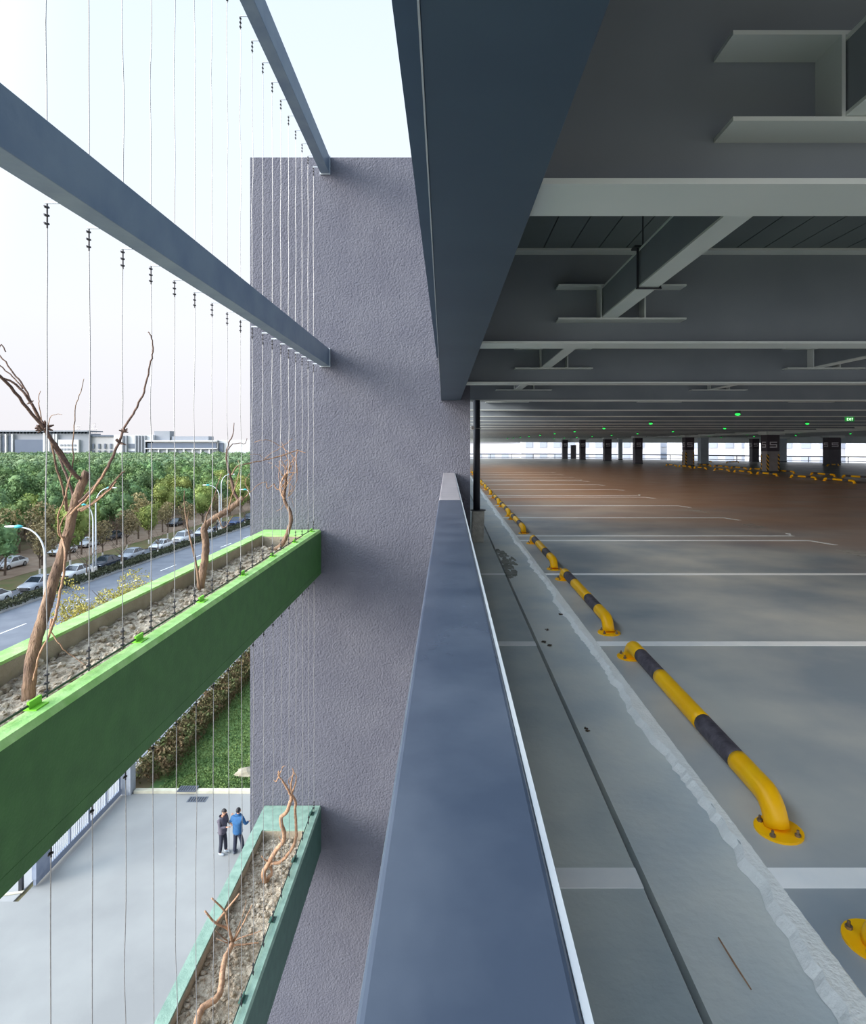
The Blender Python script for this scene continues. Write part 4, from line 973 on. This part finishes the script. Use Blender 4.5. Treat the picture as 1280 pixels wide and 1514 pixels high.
row = [(-2,61.4,'white',0,'white car cut by the left picture edge'),(48,68.4,'silver',0,'silver sedan parked nearest the first street lamp'),(112,74.6,'white',0,'white sedan parked just right of the thick bare trunk'),
       (158,80.6,'black',0,'black sedan parked behind the median lamp pair'),(195,86.6,'silver',0,'silver-blue sedan parked right of the black one'),(234,94.6,'white',0,'white hatchback in the middle of the parked row'),
       (263,101.5,'white',1,'white van parked in the middle of the row'),(291,109,'white',0,'white sedan parked just beyond the white van'),(312,116.5,'black',0,'dark car behind the elbow-bent tree'),
       (331,123.5,'blue',0,'dark blue car by the distant lamp pair'),(346,131,'black',0,'dark car second from the stucco wall edge'),(359,139,'white',1,'white car parked nearest the stucco wall edge')]
for px, D, c, v, lab in row: car(rx(-46.1, D), D, c, bool(v), lab)
for x, y, c, lab in ((-56.5,90,'white','white car in the second row behind the median lamp pair'),(-56.8,97,'white','white car in the second row behind the silver-blue sedan'),(-57,104,'black','black car in the second row beside the white ones'),
                     (-57,80,'white','white car in the second row behind the black sedan'),(-56.5,72,'silver','silver car glimpsed in the second row behind the white sedan'),(-57.5,62,'white','white car glimpsed between the dark street trees at left'),
                     (-54,122,'black','dark car in the second row behind the white van')):
    car(x, y, c, False, lab)

# ------------------------------------------------------------------ far buildings on the left
def haze(c, k): return tuple(int(v*(1-k)+232*k) for v in c)
M_bw = mat('pale_facade', (170,170,172), (180,180,182), .05, .9)
M_bg = mat('grey_facade', (138,144,152), (148,152,160), .05, .9)
M_bd = mat('slate_facade', (96,106,124), (104,114,130), .05, .9)
M_bwin = mat('dusky_window', (90,100,116), (98,108,122), .05, .6)
M_bwh = mat('white_facade', (200,202,206), (208,210,212), .05, .9)
DB = 450; k_ = DB/907
def bx(px0, px1, py0, py1, d0=0, d1=14, mb=None):
    mb = mb or MB(); x0 = (px0-662)*k_; x1 = (px1-662)*k_; z0 = max(CAMZ-(py1-658)*k_, GZ) if py1 < 690 else GZ; z1 = CAMZ-(py0-658)*k_
    mb.box(x0,x1,DB+d0,DB+d1,z0,z1); return mb
b1 = empty('office_building', ((66-662)*k_, DB, GZ), 'long grey and white institutional block at the left horizon with a slate panel', 'building')
bx(-60,133,641,700).build('wall', M_bg, b1); bx(-60,133,636.5,638.5,-3,17).build('roof', M_bg, b1)
bx(24,66,650,700,-1.5,0).build('slate_panel', M_bd, b1); bx(66,69,640,700,-2,0).build('fin', M_bwh, b1); bx(88,118,650,669,-1.5,0).build('white_panel', M_bwh, b1)
for px in (-40,-28,-16,-4,3,13):
    bx(px,px+4,645,667,-.6,0).build('window', M_bwin, b1)
for px in (0,9.5,19,73,80,84): bx(px,px+2.2,642,700,-1.8,0).build('fin', M_bwh, b1)
mb = MB(); [bx(q, q+1.6, 638.5, 641, -.5, 3, mb) for q in range(-56, 132, 5)]; mb.build('roof_posts', M_bd, b1)
mb = MB(); [bx(91+q*5, 94+q*5, y_, y_+2.5, -1.9, -1.5, mb) for q in range(5) for y_ in (657,663)]; mb.build('panel_windows', M_bg, b1)
b2 = empty('office_building', ((156-662)*k_, DB+4, GZ), 'pale wing with paired dark windows right of the slate-panelled block', 'building')
bx(118,182,644,700,2,16).build('wall', M_bw, b2); bx(116,170,643,645.5,1,17).build('roof', M_bwin, b2)
for q in range(5):
    for (a, c) in ((656,663.5),(666,672)): bx(126+q*8.7,128.6+q*8.7,a,c,1.2,2).build('window', M_bwin, b2)
b3 = empty('office_building', ((200-662)*k_, DB+2, GZ), 'white tower block with tall vertical fins in the middle of the horizon row', 'building')
bx(168,226,643,700,0,14).build('wall', M_bwh, b3)
for px in (182,187,201,205.5,210,214.5): bx(px,px+1.8,644,700,-1.6,0).build('fin', M_bg, b3)
for a in (656,667): bx(190,200,a,a+7,-.4,0).build('window', M_bwin, b3)
b4 = empty('office_building', ((270-662)*k_, DB+3, GZ), 'long low pale block with ribbon windows and a roof box, right on the horizon', 'building')
bx(216,322,652,700,0,16).build('wall', M_bw, b4); bx(216,322,651,653,-2,18).build('roof', M_bwh, b4); bx(250,305,645,652,4,14).build('penthouse', M_bg, b4)
bx(225,248,637,652,3,12).build('roof_box', M_bg, b4); bx(218,320,655,662,-.5,0).build('ribbon_window', M_bd, b4); bx(218,320,665,671,-.5,0).build('ribbon_window', M_bg, b4)
for q in range(8): bx(222+q*12.5,224+q*12.5,664,700,-1.5,0).build('pier', M_bwh, b4)
bx(216,322,662.5,664,-2,0).build('balcony_slab', M_bwh, b4)
b5 = empty('office_building', ((345-662)*k_, DB+5, GZ), 'white hazy block beside the stucco wall edge on the horizon', 'building')
bx(322,392,650,700,2,14).build('wall', M_bwh, b5); bx(323,329,655,668,1,2).build('window', M_bd, b5)
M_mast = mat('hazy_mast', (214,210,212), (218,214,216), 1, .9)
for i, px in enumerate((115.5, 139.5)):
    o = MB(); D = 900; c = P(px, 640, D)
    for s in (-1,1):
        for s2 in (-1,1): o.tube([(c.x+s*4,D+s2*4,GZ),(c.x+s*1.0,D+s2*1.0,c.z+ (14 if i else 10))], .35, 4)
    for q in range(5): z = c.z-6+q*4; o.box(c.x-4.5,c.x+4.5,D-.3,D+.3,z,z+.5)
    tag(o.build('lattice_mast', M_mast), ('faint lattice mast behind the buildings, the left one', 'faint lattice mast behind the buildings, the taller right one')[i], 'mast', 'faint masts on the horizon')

# ------------------------------------------------------------------ buildings beyond the far opening
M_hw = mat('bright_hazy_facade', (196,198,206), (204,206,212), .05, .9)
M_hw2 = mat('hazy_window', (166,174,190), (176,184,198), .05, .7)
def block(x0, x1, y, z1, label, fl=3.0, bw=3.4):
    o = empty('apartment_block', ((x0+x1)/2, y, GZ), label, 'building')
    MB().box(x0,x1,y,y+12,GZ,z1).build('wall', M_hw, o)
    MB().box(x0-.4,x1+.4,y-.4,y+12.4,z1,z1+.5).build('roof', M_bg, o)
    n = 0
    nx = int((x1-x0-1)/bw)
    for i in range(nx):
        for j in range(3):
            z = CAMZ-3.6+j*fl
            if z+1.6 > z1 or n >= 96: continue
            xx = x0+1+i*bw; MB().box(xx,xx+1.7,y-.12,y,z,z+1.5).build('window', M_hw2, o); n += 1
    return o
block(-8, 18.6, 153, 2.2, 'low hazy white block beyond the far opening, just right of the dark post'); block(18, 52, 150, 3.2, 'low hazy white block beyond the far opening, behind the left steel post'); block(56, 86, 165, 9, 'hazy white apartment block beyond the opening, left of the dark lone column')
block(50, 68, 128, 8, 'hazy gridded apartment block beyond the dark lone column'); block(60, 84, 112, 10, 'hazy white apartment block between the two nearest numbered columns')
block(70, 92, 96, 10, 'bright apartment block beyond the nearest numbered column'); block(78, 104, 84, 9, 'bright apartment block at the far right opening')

# ------------------------------------------------------------------ two people in the yard
def skin_obj(name, joints, edges, m, parent, sub=2):
    keys = list(joints); me = bpy.data.meshes.new(name)
    me.from_pydata([joints[k][0] for k in keys], [(keys.index(a), keys.index(b_)) for a, b_ in edges], [])
    o = bpy.data.objects.new(name, me); COL.objects.link(o); o.parent = parent
    me.materials.append(m)
    md = o.modifiers.new('skin', 'SKIN'); md.use_smooth_shade = True
    lay = me.skin_vertices[0].data if me.skin_vertices else None
    if lay is None:
        bm = bmesh.new(); bm.from_mesh(me); bm.verts.layers.skin.verify(); bm.to_mesh(me); bm.free(); lay = me.skin_vertices[0].data
    for i, k in enumerate(keys):
        r_ = joints[k][1]; lay[i].radius = (r_, r_) if not hasattr(r_, '__len__') else r_; lay[i].use_root = (i == 0)
    sb = o.modifiers.new('sub', 'SUBSURF'); sb.levels = 1; sb.render_levels = sub
    return o
M_skin = mat('skin', (196,148,122), (204,156,130), 6, .6)
def person(loc, rz, jacket, trouser, shoe, hair, label, arms, legs, head_tilt=.05, scale=1.0):
    o = empty('person', loc, label, 'person'); o.rotation_euler = (0,0,rz); o.scale = (scale,)*3
    # faces local -Y ; legs dict: foot offsets
    J = {}; E = []
    J['pel'] = ((0,0,.95), (.15,.11)); J['spine'] = ((0,0,1.15), (.135,.10)); J['chest'] = ((0,0,1.32), (.13,.085)); J['neck'] = ((0,-.015,1.48), .055)
    J['jaw'] = ((0,-.03-head_tilt*.5,1.56), (.062,.07)); J['head'] = ((0,-.02-head_tilt,1.645), (.078,.092)); J['crown'] = ((0,-.01-head_tilt,1.71), (.055,.065))
    E += [('pel','spine'),('spine','chest'),('chest','neck'),('neck','jaw'),('jaw','head'),('head','crown')]
    for s, sd in ((-1,'l'),(1,'r')):
        (kx, ky), (fx, fy) = legs[sd]
        J['hip'+sd] = ((s*.085,0,.84), .075); J['kn'+sd] = ((kx,ky,.50), .056); J['an'+sd] = ((fx,fy,.09), .04); J['toe'+sd] = ((fx,fy-.15,.035), (.035,.03))
        E += [('pel','hip'+sd),('hip'+sd,'kn'+sd),('kn'+sd,'an'+sd),('an'+sd,'toe'+sd)]
        el, wr = arms[sd]
        J['sh'+sd] = ((s*.18,0,1.38), .042); J['el'+sd] = (el, .042); J['wr'+sd] = (wr, .027)
        E += [('chest','sh'+sd),('sh'+sd,'el'+sd),('el'+sd,'wr'+sd)]
        d = (Vector(wr)-Vector(el)).normalized(); pl = Vector(wr)+d*.06; J['pa'+sd] = (tuple(pl), (.034,.016)); E.append(('wr'+sd,'pa'+sd))
        side = d.cross(Vector((0,0,1))); side = side.normalized() if side.length > .1 else Vector((1,0,0))
        for q in range(4):
            b_ = pl+d*.03+side*(q-1.5)*.019; m_ = b_+d*.035+Vector((0,0,-.008)); t = m_+d*.02+Vector((0,0,-.022))
            J['f%d%s'%(q,sd)] = (tuple(b_), .0085); J['g%d%s'%(q,sd)] = (tuple(m_), .008); J['h%d%s'%(q,sd)] = (tuple(t), .007)
            E += [('pa'+sd,'f%d%s'%(q,sd)),('f%d%s'%(q,sd),'g%d%s'%(q,sd)),('g%d%s'%(q,sd),'h%d%s'%(q,sd))]
        b_ = Vector(wr)+d*.03-side*s*.03; J['t0'+sd] = (tuple(b_), .010); J['t1'+sd] = (tuple(b_+d*.035-side*s*.018), .009); E += [('wr'+sd,'t0'+sd),('t0'+sd,'t1'+sd)]
    skin_obj('body', J, E, M_skin, o)
    # clothes
    K = {'b00': ((0,0,.76),(.19,.15)), 'b0': ((0,0,.86),(.215,.17)), 'b1': ((0,0,.98),(.20,.155)), 'b2': ((0,0,1.18),(.20,.16)), 'b3': ((0,.0,1.37),(.215,.165)), 'b4': ((0,-.005,1.47),(.12,.11)), 'b5': ((0,-.015,1.55),(.075,.08))}
    EE = [('b00','b0'),('b4','b5'),('b0','b1'),('b1','b2'),('b2','b3'),('b3','b4')]
    for s, sd in ((-1,'l'),(1,'r')):
        el, wr = arms[sd]; K['s'+sd] = ((s*.20,0,1.40), .078); K['e'+sd] = (el, .060); K['w'+sd] = (tuple(Vector(el).lerp(Vector(wr),.95)), .045)
        EE += [('b3','s'+sd),('s'+sd,'e'+sd),('e'+sd,'w'+sd)]
    skin_obj('jacket', K, EE, jacket, o)
    K = {'p': ((0,0,.93),(.13,.12))}; EE = []
    for s, sd in ((-1,'l'),(1,'r')):
        (kx, ky), (fx, fy) = legs[sd]
        K['h'+sd] = ((s*.085,0,.78), .092); K['k'+sd] = ((kx,ky,.50), .078); K['a'+sd] = ((fx,fy+.01,.07), .068); EE += [('p','h'+sd),('h'+sd,'k'+sd),('k'+sd,'a'+sd)]
    skin_obj('trousers', K, EE, trouser, o)
    for sd in 'lr':
        fx, fy = legs[sd][1]; mb = MB(); mb.blob((fx,fy-.06,.045), (.058,.15,.06), 2, 0); mb.build('shoe', shoe, o, smooth=True, local=True)
    mb = MB(); V, F = ICO[3]
    pts = [(x*.086, y*.106+.008-head_tilt, z*.105+1.655) for x,y,z in V]; keep = [i for i, p in enumerate(V) if p[2] > -.05 or (p[1] > .25 and p[2] > -.55)]
    ks = set(keep); mb.add(pts, [f for f in F if all(i in ks for i in f)]); h_ = mb.build('hair', hair, o, smooth=True, local=True)
    sd_ = h_.modifiers.new('thick', 'SOLIDIFY'); sd_.thickness = .015
    f_ = MB(); f_.blob((0,-.118-head_tilt,1.635), (.014,.022,.022), 2, 0)
    for s in (-1,1): f_.blob((s*.088,-.01-head_tilt,1.64), (.014,.03,.034), 2, 0)
    f_.build('nose_and_ears', M_skin, o, smooth=True, local=True)
    e_ = MB(); [e_.blob((s*.032,-.098-head_tilt,1.66), (.012,.008,.008), 2, 0) for s in (-1,1)]; e_.box(-.025,.025,-.106-head_tilt,-.096-head_tilt,1.598,1.604); e_.build('eyes_and_mouth', M_tyre, o, local=True)
    return o
M_hair = mat('black_hair', (28,26,28), (40,36,38), 20, .6)
person((-8.83, 24.05, GZ), math.radians(72), mat('grey_jacket', (84,80,92), (96,92,102), 9, .85), mat('black_jeans', (40,44,56), (48,52,64), 9, .85), mat('grey_shoes', (140,150,160), (156,166,174), 9, .7), M_hair,
       'person in dark grey jacket and black trousers looking down, left of the other',
       {'l': ((-.25,-.06,1.14), (-.14,-.30,1.16)), 'r': ((.25,-.05,1.14), (.12,-.28,1.14))}, {'l': ((-.11,-.02),(-.12,.02)), 'r': ((.11,-.04),(.12,-.07))}, .08)
person((-8.22, 24.0, GZ), math.radians(170), mat('blue_jacket', (34,84,130), (44,96,144), 9, .8), mat('navy_trousers', (34,40,58), (42,48,66), 9, .85), mat('dark_shoes', (70,78,92), (84,92,104), 9, .7), M_hair,
       'person in blue jacket seen from behind with one arm out, right of the other',
       {'l': ((-.30,-.04,1.16), (-.30,-.26,1.12)), 'r': ((.31,-.05,1.17), (.40,-.30,1.25))}, {'l': ((-.17,-.02),(-.25,.04)), 'r': ((.11,-.02),(.13,.0))}, .05, 1.02)
